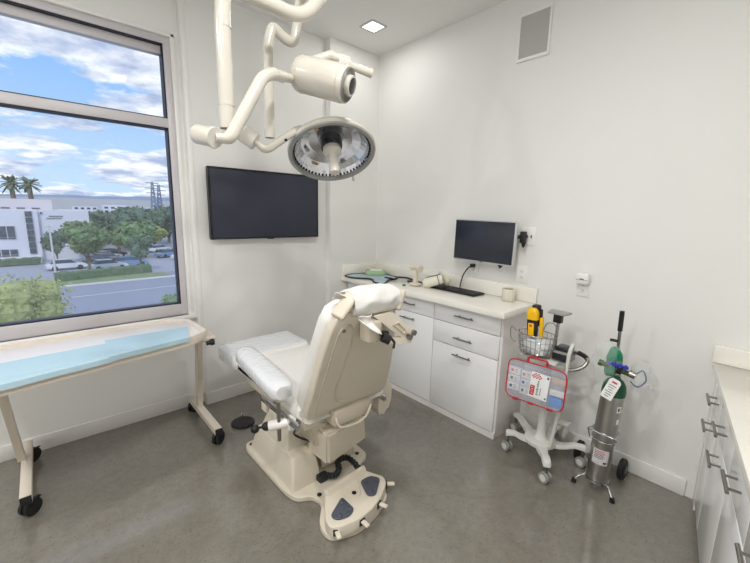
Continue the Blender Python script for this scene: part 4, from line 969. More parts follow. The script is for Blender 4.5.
# contents of the basket
bm = B(); pillow(bm, (bcx - 0.005, bcy - 0.01, 0.735), (0.115, 0.165, 0.11), (0.8, 0.8), None, 40, 24)
for v in bm.verts: v.co += (v.co - Vector((bcx, bcy, 0.735))).normalized() * 0.014 * noise.noise(v.co * 30)
obj('plastic_bag', bm, mat('crumpled_bag', (214, 218, 220), 0.25, var=0.08, nscale=30), None, 'crumpled silvery plastic bag filling the wire basket', 'plastic bag', angle=25)
yd = thing('yellow_thermometer', (2.20, 1.0, 0.78), 'yellow and black handheld device standing up in the wire basket', 'handheld device')
YM = Matrix.Translation((2.20, 1.000, 0.80)) @ Matrix.Rotation(math.radians(-3), 4, 'X')
def ys(bm, zs):
    rings = []
    for z, w, dpt, dx in zs:
        rings.append([YM @ Vector((dx + dpt * math.copysign(abs(math.cos(a)) ** 0.6, math.cos(a)), w * math.copysign(abs(math.sin(a)) ** 0.6, math.sin(a)), z)) for a in [2 * PI * k / 20 for k in range(20)]])
    return skin(bm, rings)
bm = B(); ys(bm, [(0.0, 0.028, 0.020, 0), (0.04, 0.031, 0.022, 0), (0.10, 0.032, 0.022, 0), (0.108, 0.031, 0.021, 0)]); obj('grip', bm, 'black', yd)
bm = B(); ys(bm, [(0.105, 0.034, 0.024, 0), (0.14, 0.035, 0.026, 0), (0.165, 0.030, 0.024, 0), (0.178, 0.020, 0.018, 0)]); bx(bm, -0.0265, -0.015, -0.018, 0.018, 0.0, 0.085, 0.005, YM); obj('yellow_shell', bm, 'yellow', yd)
bm = B(); cyl(bm, YM @ Vector((-0.0285, 0, 0.07)), YM @ Vector((-0.02, 0, 0.07)), 0.0085, seg=16); obj('button', bm, 'orange', yd)
bm = B(); bx(bm, 0.0, 0.045, -0.034, 0.014, 0.15, 0.195, 0.012, YM); bx(bm, 0.02, 0.04, -0.045, -0.02, 0.06, 0.17, 0.008, YM); obj('black_head', bm, 'black', yd)
bm = B(); bx(bm, 0.005, 0.03, -0.058, -0.036, 0.0, 0.12, 0.008, YM); obj('yellow_back', bm, 'yellow', yd)

# clear first aid case hanging in front of the cart
ca = thing('first_aid_case', (2.16, 0.93, 0.385), 'clear plastic case with red rim hung on the front of the medical cart', 'first aid case')
CA = MF((2.165, 0.936, 0.518), Vector((0.10, -1, 0)).normalized(), Vector((0.08, 0.01, 1)).normalized(), Vector((-1, -0.10, 0.08)).normalized())
W_, H_ = 0.172, 0.124
ro = round_poly([(-W_, -H_), (W_, -H_), (W_, H_), (-W_, H_)], 0.05, 6)
bm = B(); prism(bm, ro, -0.030, -0.026, CA); 
rings = [[CA @ Vector((p[0] * s, p[1] * s, z)) for p in ro] for s, z in ((1.0, -0.030), (1.0, 0.008), (0.985, 0.008), (0.985, -0.027))]
skin(bm, rings, False, False); obj('back_tray', bm, 'lid_clear', ca, 'clear tray')
bm = B(); tube(bm, [CA @ Vector((p[0], p[1], 0.008)) for p in ro], 0.0042, 8, True); obj('red_rim', bm, 'red', ca)
bm = B(); tube(bm, fillet([CA @ Vector(p) for p in ((-0.055, H_ + 0.0, 0.0), (-0.055, H_ + 0.034, 0.0), (0.055, H_ + 0.034, 0.0), (0.055, H_ + 0.0, 0.0))], 0.016, 4), 0.0065, 8); obj('handle', bm, 'red', ca)
for q in (-0.105, -0.01, 0.10):
    bm = B(); box(bm, (q, -H_ - 0.002, 0.006), (0.036, 0.012, 0.018), 0.003, CA); obj('latch', bm, 'red', ca)
bm = B(); prism(bm, round_poly([(-W_ + .004, -H_ + .004), (W_ - .004, -H_ + .004), (W_ - .004, H_ - .004), (-W_ + .004, H_ - .004)], 0.046, 6), 0.010, 0.0125, CA); obj('clear_lid', bm, 'lid_clear', ca)
bm = B()
for q in (-0.088, 0.078): box(bm, (q, 0.02, -0.009), (0.003, 0.20, 0.03), 0, CA)
box(bm, (0.0, 0.078, -0.009), (0.34, 0.003, 0.03), 0, CA); obj('divider', bm, 'lid_clear', ca)
for q in (-0.10, 0.115):
    bm = B(); box(bm, (q, H_ + 0.012, -0.02), (0.07, 0.03, 0.03), 0.006, CA); obj('hanging_bracket', bm, 'grey', ca)
boxes = [(-0.134, 0.045, 'ink_orange', 'small white carton with orange print, top of the left column in the case'), (-0.134, -0.006, 'ink', 'small white carton with grey print, middle of the left column in the case'), (-0.134, -0.056, 'ink_blue', 'small white carton with blue print, bottom of the left column in the case'),
         (-0.060, 0.038, 'ink_orange', 'small white carton with orange print behind the white card in the case'), (-0.060, -0.014, 'ink_blue', 'small white carton with blue square in the second column of the case'), (-0.060, -0.064, 'ink', 'small white carton with grey print, bottom of the second column in the case')]
for x, y, ic, lb in boxes:
    t = thing('medicine_box', CA @ Vector((x, y, -0.01)), lb, 'carton', 'small cartons in the clear case')
    bm = B(); box(bm, (x, y, -0.012), (0.078 if x < -0.1 else 0.062, 0.046, 0.024), 0.001, CA); obj('carton', bm, 'paper', t)
    bm = B(); box(bm, (x - 0.012, y + 0.002, 0.0003), (0.016, 0.018, 0.0006), 0, CA); obj('printed_mark', bm, ic, t)
    bm = B()
    for k in range(3): box(bm, (x + 0.014, y + 0.010 - 0.009 * k, 0.0003), (0.018 - 0.004 * (k % 2), 0.002, 0.0006), 0, CA)
    obj('printed_lines', bm, 'ink', t)
cd = thing('information_card', CA @ Vector((0.03, 0.0, 0.016)), 'white card with red checks and red vertical label on the clear case', 'card')
CC = CA @ Matrix.Translation((0.028, -0.002, 0.0135)) @ Matrix.Rotation(math.radians(-3), 4, 'Z')
bm = B(); box(bm, (0, 0, 0.001), (0.108, 0.158, 0.0016), 0, CC); obj('sheet', bm, 'paper', cd)
bm = B()
for i in range(7):
    for j in range(4):
        if (i + j) % 2 == 0 and (i, j) not in ((0, 0), (6, 0)): box(bm, (-0.046 + i * 0.0085, 0.070 - j * 0.0085, 0.0022), (0.0085, 0.0085, 0.0008), 0, CC)
obj('red_checks', bm, 'red', cd)
bm = B(); box(bm, (-0.036, -0.036, 0.0022), (0.026, 0.062, 0.0008), 0, CC); rl = obj('red_label', bm, 'red', cd)
bm = B()
for k, w in enumerate((0.013, 0.009, 0.013, 0.011)): box(bm, (-0.036, -0.057 + k * 0.0135, 0.0028), (w, 0.0035, 0.0006), 0, CC); box(bm, (-0.036 + 0.005 * (-1) ** k, -0.057 + k * 0.0135 + 0.003, 0.0028), (0.003, 0.008, 0.0006), 0, CC)
obj('label_lettering', bm, 'paper', rl)
bm = B()
for k in range(9): box(bm, (-0.006, -0.055 + k * 0.0105, 0.0022), (0.008 if k % 3 else 0.012, 0.006, 0.0008), 0, CC)
for k in range(4): box(bm, (0.012, -0.05 + k * 0.012, 0.0022), (0.004, 0.009, 0.0008), 0, CC)
box(bm, (0.043, 0.064, 0.0022), (0.012, 0.014, 0.0008), 0, CC); box(bm, (0.045, -0.064, 0.0022), (0.010, 0.010, 0.0008), 0, CC)
obj('printed_lines', bm, 'ink', cd)
bm = B(); box(bm, (0.122, -0.078, -0.012), (0.076, 0.062, 0.024), 0.006, CA); t = obj('blue_packet', bm, 'sky_pack', None, 'bright blue packet in the lower right of the clear case', 'packet')
bm = B(); box(bm, (0.130, -0.020, -0.012), (0.090, 0.034, 0.022), 0.004, CA); t = obj('bandage_pack', bm, 'paper', None, 'white bandage pack above the blue packet in the clear case', 'packet')
bm = B(); box(bm, (0.130, 0.052, -0.012), (0.086, 0.044, 0.020), 0.008, CA); obj('gauze_roll', bm, mat('tan_gauze', (214, 190, 168), 0.8, var=0.08), None, 'tan gauze roll in the upper right of the clear case', 'gauze')

# ------------------------------------------------------------------ oxygen cylinder and its trolley
OX, OY = 2.245, 0.568
OM = Matrix.Translation((OX, OY, 0))
oc_ = thing('oxygen_cylinder', (OX, OY, 0.06), 'silver oxygen cylinder with dark green shoulder standing in a chrome trolley', 'oxygen cylinder')
bm = B(); lathe(bm, [(0.0, 0.062), (0.050, 0.062), (0.0565, 0.072), (0.057, 0.09), (0.057, 0.588)], 40, OM, cap=False); obj('body', bm, 'alu', oc_)
bm = B(); lathe(bm, [(0.0575, 0.584), (0.0575, 0.612), (0.052, 0.640), (0.038, 0.664), (0.020, 0.678), (0.017, 0.690), (0.0, 0.690)], 40, OM, cap=False); obj('green_shoulder', bm, 'green_d', oc_)
bm = B(); cyl(bm, (OX, OY, 0.688), (OX, OY, 0.706), 0.014, seg=16); bx(bm, OX - 0.016, OX + 0.016, OY - 0.016, OY + 0.016, 0.690, 0.704, 0.003); obj('valve', bm, 'nickel', oc_)
def wrap_label(z0, z1, a0, a1, m, name, r=0.0578, parent=oc_, n=14):
    bm = B(); rings = []
    for k in range(n + 1):
        a = a0 + (a1 - a0) * k / n; c, s = math.cos(a), math.sin(a)
        rings.append([Vector((OX + rr * c, OY + rr * s, z)) for rr, z in ((r - 0.0006, z0), (r, z0), (r, z1), (r - 0.0006, z1))])
    skin(bm, rings); return obj(name, bm, m, parent)
AV = math.atan2(-OY, -OX)     # side of the cylinder that faces the room
lb = wrap_label(0.175, 0.265, AV - 0.75, AV + 0.65, mat('label_silver', (206, 204, 206), 0.5), 'hazard_label')
for k in range(5): wrap_label(0.252 - k * 0.010, 0.256 - k * 0.010, AV - 0.6, AV + 0.2 + 0.1 * (k % 2), 'red' if k < 2 else 'ink', 'label_text', 0.0582, lb)
wrap_label(0.185, 0.195, AV + 0.25, AV + 0.55, 'black', 'label_text', 0.0582, lb)
lb = wrap_label(0.50, 0.535, AV + 0.55, AV + 1.05, 'paper', 'round_sticker'); wrap_label(0.508, 0.528, AV + 0.62, AV + 0.80, 'ink_blue', 'sticker_print', 0.0582, lb); wrap_label(0.504, 0.532, AV + 0.88, AV + 1.0, 'yellow', 'sticker_print', 0.0582, lb)
wrap_label(0.43, 0.46, AV + 0.70, AV + 1.0, 'paper', 'small_sticker')
bm = B(); d = Vector((math.cos(AV - 0.15), math.sin(AV - 0.15), 0)); s = Vector((-d.y, d.x, 0))
TM = MF(Vector((OX, OY, 0.635)) + d * 0.066 - s * 0.005, s, (Vector((0, 0, 1)) + s * -0.0 - d * 0.08).normalized(), d)
TM = TM @ Matrix.Rotation(math.radians(-16), 4, 'Z')
prism(bm, round_poly([(-0.028, -0.062), (0.028, -0.062), (0.028, 0.045), (0.018, 0.058), (-0.018, 0.058), (-0.028, 0.045)], 0.004, 2), 0, 0.0012, TM)
tg = thing('hanging_tag', TM @ Vector((0, -0.06, 0)), 'white paper tag hanging on the green shoulder of the cylinder', 'tag'); obj('card', bm, 'paper', tg)
bm = B()
for k in range(6): box(bm, (0.0 - 0.003 * (k % 2), 0.018 - k * 0.013, 0.0016), (0.036 - 0.008 * (k % 3), 0.0035, 0.0006), 0, TM)
obj('printed_lines', bm, 'ink', tg)
bm = B(); box(bm, (0.0, 0.038, 0.0016), (0.024, 0.009, 0.0006), 0, TM); obj('red_print', bm, 'red', tg)
# regulator
rg = thing('oxygen_regulator', (OX, OY, 0.74), 'olive green regulator clamped on the valve of the oxygen cylinder', 'regulator')
bm = B(); cyl(bm, (OX - 0.02, OY + 0.075, 0.775), (OX + 0.01, OY - 0.065, 0.75), 0.014, seg=18); cyl(bm, (OX - 0.022, OY + 0.09, 0.777), (OX - 0.02, OY + 0.07, 0.774), 0.0175, seg=18); obj('barrel', bm, 'olive', rg)
bm = B(); cyl(bm, (OX + 0.012, OY - 0.05, 0.755), (OX + 0.012, OY - 0.08, 0.75), 0.019, seg=20); obj('gauge', bm, 'nickel', rg)
bm = B(); bx(bm, OX - 0.02, OX + 0.02, OY - 0.02, OY + 0.02, 0.742, 0.785, 0.005); obj('yoke', bm, 'black', rg)
bm = B()
pts = []
for k in range(60):
    a = k * 1.3; pts.append((OX - 0.03 + 0.008 * math.cos(a), OY + 0.04 - k * 0.0015, 0.793 + 0.008 * math.sin(a * 1.3)))
tube(bm, catmull(pts, 2), 0.0042, 6); obj('blue_tubing', bm, 'blue', None, 'coiled blue tubing lying over the oxygen regulator', 'tubing')
bm = B(); pillow(bm, (OX + 0.01, OY + 0.030, 0.79), (0.075, 0.07, 0.17), (0.7, 0.8), None, 28, 20)
for v in bm.verts: v.co += (v.co - Vector((OX + 0.01, OY + 0.045, 0.80))).normalized() * 0.012 * noise.noise(v.co * 25)
obj('green_reservoir_bag', bm, 'green', None, 'green breathing bag behind the oxygen regulator', 'breathing bag', angle=30)
bm = B(); pillow(bm, (OX + 0.012, OY + 0.060, 0.775), (0.11, 0.125, 0.24), (0.8, 0.9), None, 32, 24)
for v in bm.verts: v.co += (v.co - Vector((OX + 0.02, OY + 0.06, 0.785))).normalized() * 0.03 * noise.noise(v.co * 16)
obj('clear_bag', bm, 'bag_clear', None, 'clear plastic bag around the green breathing bag', 'plastic bag', angle=25)
bm = B(); pillow(bm, (OX + 0.035, OY - 0.085, 0.755), (0.08, 0.10, 0.14), (0.8, 0.8), None, 30, 22)
for v in bm.verts: v.co += (v.co - Vector((OX + 0.035, OY - 0.085, 0.755))).normalized() * 0.028 * noise.noise(v.co * 18)
obj('mask_bag', bm, 'bag_clear', None, 'clear bag holding a face mask right of the oxygen regulator', 'plastic bag', angle=25)
bm = B(); tube(bm, catmull([(OX + 0.02, OY - 0.06, 0.71), (OX + 0.0, OY - 0.10, 0.70), (OX + 0.02, OY - 0.125, 0.74), (OX + 0.04, OY - 0.10, 0.78), (OX + 0.04, OY - 0.07, 0.74)], 6), 0.0035, 8); obj('mask_tube', bm, mat('navy_tube', (84, 94, 130), 0.4), None, 'dark looped mask tube inside the right clear bag', 'tubing')
# trolley
tr = thing('cylinder_trolley', (OX + 0.05, OY, 0), 'chrome two-wheeled trolley with long black-gripped handle carrying the oxygen cylinder', 'trolley')
bm = B(); lathe(bm, [(0.0, 0.052), (0.062, 0.052), (0.062, 0.0605), (0.0, 0.0605)], 30, OM); obj('base_plate', bm, 'chrome', tr)
for (dx, dy) in ((-0.055, 0.095), (-0.062, -0.10)):
    bm = B(); tube(bm, fillet([(OX, OY + dy * 0.35, 0.055), (OX + dx * 0.7, OY + dy * 0.75, 0.057), (OX + dx, OY + dy, 0.02)], 0.02, 4), 0.006, 10); l_ = obj('leg', bm, 'chrome', tr)
    bm = B(); cyl(bm, (OX + dx * 1.01, OY + dy * 1.01, 0.026), (OX + dx * 1.04, OY + dy * 1.04, 0.0), 0.011, 0.014, seg=14); obj('rubber_foot', bm, 'rubber', l_)
WXc, WYc = OX + 0.195, OY + 0.045
bm = B(); cyl(bm, (WXc, WYc - 0.115, 0.062), (WXc, WYc + 0.115, 0.062), 0.006, seg=12); cyl(bm, (OX + 0.05, OY - 0.02, 0.058), (WXc, WYc - 0.05, 0.062), 0.006, seg=10); cyl(bm, (OX + 0.05, OY + 0.02, 0.058), (WXc, WYc + 0.05, 0.062), 0.006, seg=10); obj('axle', bm, 'chrome', tr)
for s in (-1, 1):
    bm = B(); y = WYc + s * 0.12
    rings = [[Vector((WXc + r * math.cos(a), y + q, 0.062 + r * math.sin(a))) for a in [2 * PI * k / 32 for k in range(32)]] for q, r in ((-0.016, 0.052), (-0.010, 0.061), (0.010, 0.061), (0.016, 0.052))]
    skin(bm, rings); w_ = obj('wheel', bm, 'rubber', tr)
    bm = B(); cyl(bm, (WXc, y - 0.019, 0.062), (WXc, y + 0.019, 0.062), 0.022, seg=18); obj('hub', bm, 'green_d', w_)
bm = B(); tube(bm, fillet([(OX + 0.070, OY, 0.055), (OX + 0.070, OY, 0.70), (OX + 0.045, OY, 0.95), (OX + 0.04, OY, 1.01)], 0.1, 5), 0.0080, 12); obj('pole', bm, 'nickel', tr)
bm = B(); cyl(bm, (OX + 0.0455, OY, 0.925), (OX + 0.038, OY, 1.035), 0.012, seg=16); obj('grip', bm, 'rubber', tr)
bm = B(); box(bm, (OX + 0.045, OY + 0.022, 0.865), (0.018, 0.036, 0.014), 0.004, None); obj('black_clip', bm, 'rubber', tr)
for z in (0.335, 0.375):
    pass
bm = B()
hoop = [Vector((OX + 0.064 * math.cos(a), OY + 0.064 * math.sin(a), 0.36)) for a in [2 * PI * k / 36 for k in range(36)]]
tube(bm, hoop, 0.0045, 8, True)
u_ = fillet([(OX - 0.02, OY + 0.064, 0.36), (OX - 0.085, OY + 0.070, 0.375), (OX - 0.085, OY - 0.070, 0.375), (OX - 0.02, OY - 0.064, 0.36)], 0.02, 4); tube(bm, u_, 0.004, 8)
for s in (-1, 1): tube(bm, [(OX - 0.083, OY + s * 0.066, 0.375), (OX - 0.055, OY + s * 0.058, 0.315)], 0.004, 8)
tube(bm, [Vector((OX + 0.062 * math.cos(a), OY + 0.062 * math.sin(a), 0.315)) for a in [2 * PI * k / 36 for k in range(36)]], 0.004, 8, True)
obj('retaining_hoop', bm, 'chrome', tr)

# the whole trolley leans a little
LEAN = Matrix.Translation((OX, OY, 0.06)) @ Matrix.Rotation(math.radians(2.4), 4, 'X') @ Matrix.Translation((-OX, -OY, -0.06))
for o in list(COL.objects):
    nm = o.name.split('.')[0]
    if o.parent is None and nm in ('oxygen_cylinder', 'hanging_tag', 'oxygen_regulator', 'blue_tubing', 'green_reservoir_bag', 'clear_bag', 'mask_bag', 'mask_tube'):
        o.matrix_basis = LEAN @ Matrix.Translation((0, 0, 0 if nm in ('oxygen_cylinder', 'hanging_tag') else -0.035)) @ o.matrix_basis
    elif o.parent is not None and o.parent.name == 'cylinder_trolley' and nm in ('base_plate', 'retaining_hoop'):
        T = Matrix.Translation(o.parent.location); o.matrix_basis = T.inverted() @ LEAN @ T @ o.matrix_basis

# ------------------------------------------------------------------ outside the window
GZ = -7.0
bm = B(); bx(bm, -500, 700, 3.4, 900, GZ - 1, GZ); o = struct('ground', bm, 'lot')
bm = B(); skin(bm, [[Vector(p) for p in ((-120, 26.5, GZ + 0.001), (-120, 46.5, GZ + 0.001), (-120, 46.5, GZ + 0.03), (-120, 26.5, GZ + 0.03))], [Vector(p) for p in ((200, 32, GZ + 0.001), (200, 72, GZ + 0.001), (200, 72, GZ + 0.03), (200, 32, GZ + 0.03))]]); struct('street', bm, 'asphalt')
def strip(name, x0, y0, x1, y1, w, h, m, label=None, cat=None, kind=None, z=0.0):
    bm = B(); d = Vector((x1 - x0, y1 - y0, 0)); s = Vector((-d.y, d.x, 0)).normalized() * w
    a = Vector((x0, y0, GZ + z)); b = Vector((x1, y1, GZ + z))
    skin(bm, [[a, a + s, a + s + Vector((0, 0, h)), a + Vector((0, 0, h))], [b, b + s, b + s + Vector((0, 0, h)), b + Vector((0, 0, h))]])
    return obj(name, bm, m, None, label, cat, None, kind)
strip('street_edge', -30, 49.2, 12.5, 52.3, 0.5, 0.16, 'kerb', kind='structure')
strip('lane_marking', -20, 43.0, 40, 48.6, 0.16, 0.04, 'kerb', kind='structure')
strip('grass_verge', -30, 49.8, 12.0, 52.9, 3.2, 0.2, 'grass', 'green grass verge along the far side of the street', 'grass', 'stuff')
def rough_box(name, x0, y0, x1, y1, w, h, m, label, cat):
    bm = B(); d = Vector((x1 - x0, y1 - y0, 0)); L = d.length; d.normalize(); s = Vector((-d.y, d.x, 0)); n = int(L / 0.35)
    prof = [(0, 0), (0, .5), (0, .85), (.25, 1), (.75, 1), (1, .85), (1, .5), (1, 0)]
    rings = []
    for i in range(n + 1):
        p = Vector((x0, y0, GZ + 0.15)) + d * (L * i / n); r = []
        for a, b in prof:
            q = p + s * (w * a) + Vector((0, 0, h * b)); k = 0.22 * noise.noise(q * 1.7)
            r.append(q + Vector((k, k, k if b > 0 else 0)))
        rings.append(r)
    skin(bm, rings); return obj(name, bm, m, None, label, cat, angle=20)
rough_box('hedge', 0.9, 54.3, 10.6, 56.5, 1.0, 1.1, 'hedge', 'long clipped green hedge across the street before the parked cars', 'hedge')
rough_box('hedge', -14, 72.5, -0.3, 74.0, 1.2, 0.9, 'hedge', 'low hedge at the foot of the white office building', 'hedge')

# white office building
ob = thing('office_building', (-8, 82, GZ), 'white two-storey office building with a raised parapet across the street', 'building')
bm = B(); bx(bm, -30, 6.45, 80, 100, GZ, 0.95); bx(bm, -30, -0.0, 79.2, 80.2, GZ, 0.9); obj('facade', bm, 'stucco', ob)
bm = B(); bx(bm, -30, 2.0, 84, 104, 0.6, 2.62); obj('roof_parapet', bm, 'stucco2', ob)
bm = B(); bx(bm, -30, -0.2, 76.0, 79.3, GZ, -6.2); obj('garden_wall', bm, 'stucco', ob)
def bwin(x0, x1, z0, z1, y, nx, label='window'):
    bm = B(); bx(bm, x0, x1, y - 0.12, y - 0.02, z0, z1); w = obj('window_frame', bm, 'stucco2', ob)
    bm = B(); k = (x1 - x0) / nx
    for i in range(nx): bx(bm, x0 + i * k + 0.06, x0 + (i + 1) * k - 0.06, y - 0.16, y - 0.11, z0 + 0.3, z1 - 0.06)
    for i in range(nx): bx(bm, x0 + i * k + 0.06, x0 + (i + 1) * k - 0.06, y - 0.16, y - 0.11, z0 + 0.05, z0 + 0.24)
    obj('glazing', bm, 'bglass', w)
bwin(-5.6, -2.75, -3.5, -1.5, 79.2, 3); bwin(-9.6, -6.7, -3.5, -1.5, 79.2, 3)
bwin(-5.6, -2.75, -6.15, -5.0, 79.2, 3); bwin(-9.6, -6.7, -6.15, -5.0, 79.2, 3)
bwin(3.3, 6.1, -1.9, -0.8, 80.0, 5)
bm = B()
for k in range(7): bx(bm, -1.45, -0.65, 79.0, 79.3, 0.7 - k * 0.95 - 0.8, 0.7 - k * 0.95)
obj('stair_window', bm, 'bglass', ob)
bm = B()
for i in range(6): bx(bm, 1.35 + i * 0.30, 1.35 + i * 0.30 + 0.2, 79.9, 80.0, -0.12, 0.06)
for i in range(8): bx(bm, 1.05 + i * 0.24, 1.05 + i * 0.24 + 0.16, 79.9, 80.0, -0.45, -0.3)
obj('sign_letters', bm, 'ink', ob)
bm = B(); box(bm, (0.45, 79.9, 0.45), (0.3, 0.1, 0.25)); obj('wall_lamp', bm, 'ink', ob)
bm = B()
for i in range(14): bx(bm, -24 + i * 1.8, -24 + i * 1.8 + 1.0, 83.9, 84.0, 1.05, 1.25)
obj('roof_vents', bm, 'ink', ob)

def leaves(bm, blobs, n, size, seed):
    rnd = random.Random(seed); tot = sum(b[3] ** 2 for b in blobs)
    for cx, cy, cz, r, sq in blobs:
        k = int(n * r * r / tot)
        for _ in range(k):
            v = Vector((rnd.gauss(0, 1), rnd.gauss(0, 1), rnd.gauss(0, 1))).normalized() * (rnd.random() ** 0.35)
            p = Vector((cx + v.x * r, cy + v.y * r, cz + v.z * r * sq)); p += Vector((noise.noise(p * 0.9 / r), noise.noise(p * 0.9 / r + Vector((9, 0, 0))), 0)) * r * 0.25
            x = Vector((rnd.gauss(0, 1), rnd.gauss(0, 1), rnd.gauss(0, .6))).normalized(); y = x.cross(Vector((rnd.gauss(0, 1), rnd.gauss(0, 1), rnd.gauss(0, 1)))).normalized()
            s = size * (0.6 + 0.8 * rnd.random())
            quad(bm, [p - x * s, p + y * s * 0.55, p + x * s, p - y * s * 0.55])
    for cx, cy, cz, r, sq in blobs:
        c = Vector((cx, cy, cz)); before = len(bm.verts)
        rr = bmesh.ops.create_icosphere(bm, subdivisions=2, radius=r * 0.72)
        for v in rr['verts']:
            v.co = c + Vector((v.co.x, v.co.y, v.co.z * sq)) * (1 + 0.25 * noise.noise(v.co * 2.2 / r))
def tree(x, y, h, r, m, label, seed, trunk=0.35, n=2200, leaf=0.26, sq=0.85, group=None, cat='tree', z=GZ, nb=7, name='leafy_tree'):
    t = thing(name, (x, y, z), label, cat, group)
    rnd = random.Random(seed); cz = z + h - r * sq
    bl = [(x, y, cz, r * 0.78, sq)]
    for k in range(nb):
        a = 2 * PI * k / nb + rnd.random(); q = r * 0.5
        bl.append((x + q * math.cos(a), y + q * math.sin(a), cz + (rnd.random() - 0.45) * r * 0.9 * sq, r * (0.38 + 0.2 * rnd.random()), sq))
    bm = B(); leaves(bm, bl, n, leaf, seed); obj('crown', bm, m, t, angle=20)
    bm = B(); tube(bm, [(x, y, z), (x + 0.05 * r, y, z + (h - r) * 0.5), (x, y, cz)], 0.1, 8, rad=lambda q: r * 0.07 * (1 - 0.5 * q))
    for k in range(3):
        a = 2.1 * k + seed; tube(bm, [(x, y, z + max(0.2, (h - 2 * r * sq) * 0.9)), (x + r * 0.4 * math.cos(a), y + r * 0.4 * math.sin(a), cz)], 0.06, 6, rad=lambda q: r * 0.035 * (1 - 0.6 * q))
    obj('trunk', bm, 'bark', t)
    return t
G1 = 'trees across the street'
tree(4.2, 59.0, 6.4, 2.5, 'leaf1', 'round green street tree beside the white lamp post, in front of the building', 3, n=4500, leaf=0.2, sq=0.84, group=G1)
tree(9.75, 58.6, 5.2, 1.6, 'leaf2', 'slender young dark tree at the hedge end by the parking entrance', 5, n=1500, leaf=0.16, sq=1.15, group=G1)
tree(1.5, 71.0, 5.6, 1.6, 'leaf2', 'narrow dark tree against the white building wall', 8, n=1500, leaf=0.2, sq=1.3, group=G1)
far = [(5.2, 74, 6.8, 3.0, 'leaf1', 'mid green tree just right of the round street tree'), (12.0, 75, 7.2, 3.6, 'leaf1', 'broad light green tree above the parked cars'), (17.5, 88, 5.4, 2.6, 'leaf3', 'yellow-green tree at the right edge of the parking lot'),
       (11.5, 90, 8.0, 4.4, 'leaf2', 'large dark tree behind the parking lot, left of the middle'), (17.5, 98, 9.4, 4.8, 'leaf2', 'tall dark spreading tree in the centre of the window view'), (24.5, 107, 9.8, 5.4, 'leaf2', 'tall dark tree near the right edge of the glass'),
       (9.0, 106, 8.6, 4.6, 'leaf2', 'dark tree behind the right end of the white building'), (26, 92, 6.4, 4.0, 'leaf1', 'round green tree above the row of parked cars on the right'), (13, 118, 8.6, 5.0, 'leaf2', 'distant dark tree below the hills, left of centre'), (20, 128, 9.6, 5.6, 'leaf2', 'distant dark tree below the pylons'), (33, 134, 9.4, 6.0, 'leaf2', 'most distant dark tree beside the pylons'), (3, 128, 8.4, 5.0, 'leaf2', 'distant dark tree peeking over the building roof')]
for i, (x, y, h, r, m, lb) in enumerate(far): tree(x, y, h, r, m, lb, 20 + i, n=1500, leaf=0.045 * math.sqrt(y) * 1.0, group='trees around the parking lot', sq=0.8)
# near tree tops below the window
tree(-0.65, 12.5, 7.08, 1.2, 'leaf3', 'yellow-green tree top just below the left side of the window', 61, n=3000, leaf=0.05, sq=0.7, nb=12)
tree(-0.75, 9.2, 6.55, 0.95, 'leaf1', 'soft grey-green shrub top below the yellow-green tree', 62, n=3600, leaf=0.05, sq=0.6, nb=9, cat='shrub', name='tall_shrub')
tree(3.55, 14.0, 5.75, 0.75, 'leaf1', 'small green shrub top at the lower right corner of the window', 63, n=1800, leaf=0.05, sq=0.7, cat='shrub', name='tall_shrub')

def palm(x, y, h, label, seed):
    t = thing('palm_tree', (x, y, GZ), label, 'palm tree', 'palms behind the white building'); rnd = random.Random(seed)
    bm = B(); tube(bm, [(x, y, GZ), (x + 0.2, y, GZ + h * 0.5), (x, y, GZ + h)], 0.3, 10, rad=lambda q: 0.55 - 0.14 * q); obj('trunk', bm, 'bark', t)
    bm = B()
    for k in range(34):
        a = rnd.random() * 2 * PI; e = rnd.uniform(-0.9, 1.1); L = 2.3 * rnd.uniform(0.8, 1.1)
        d = Vector((math.cos(a) * math.cos(e), math.sin(a) * math.cos(e), math.sin(e))); s = d.cross(Vector((0, 0, 1))).normalized()
        o = Vector((x, y, GZ + h)); prev = None
        for q in range(5):
            f = q / 4; p = o + d * (L * f) - Vector((0, 0, 0.55 * f * f)); w = 0.42 * math.sin(PI * (0.12 + 0.8 * f))
            cur = (bm.verts.new(p - s * w - Vector((0, 0, .12))), bm.verts.new(p), bm.verts.new(p + s * w - Vector((0, 0, .12))))
            if prev: bm.faces.new((prev[0], prev[1], cur[1], cur[0])); bm.faces.new((prev[1], prev[2], cur[2], cur[1]))
            prev = cur
    obj('fronds', bm, 'leaf4', t)
palm(-3.4, 108, 13.2, 'left palm rising over the white building roof', 1); palm(-0.7, 108, 13.1, 'right palm rising over the white building roof', 2)
palm(-8.2, 114, 12.8, 'third palm partly cut by the left edge of the photo', 3)

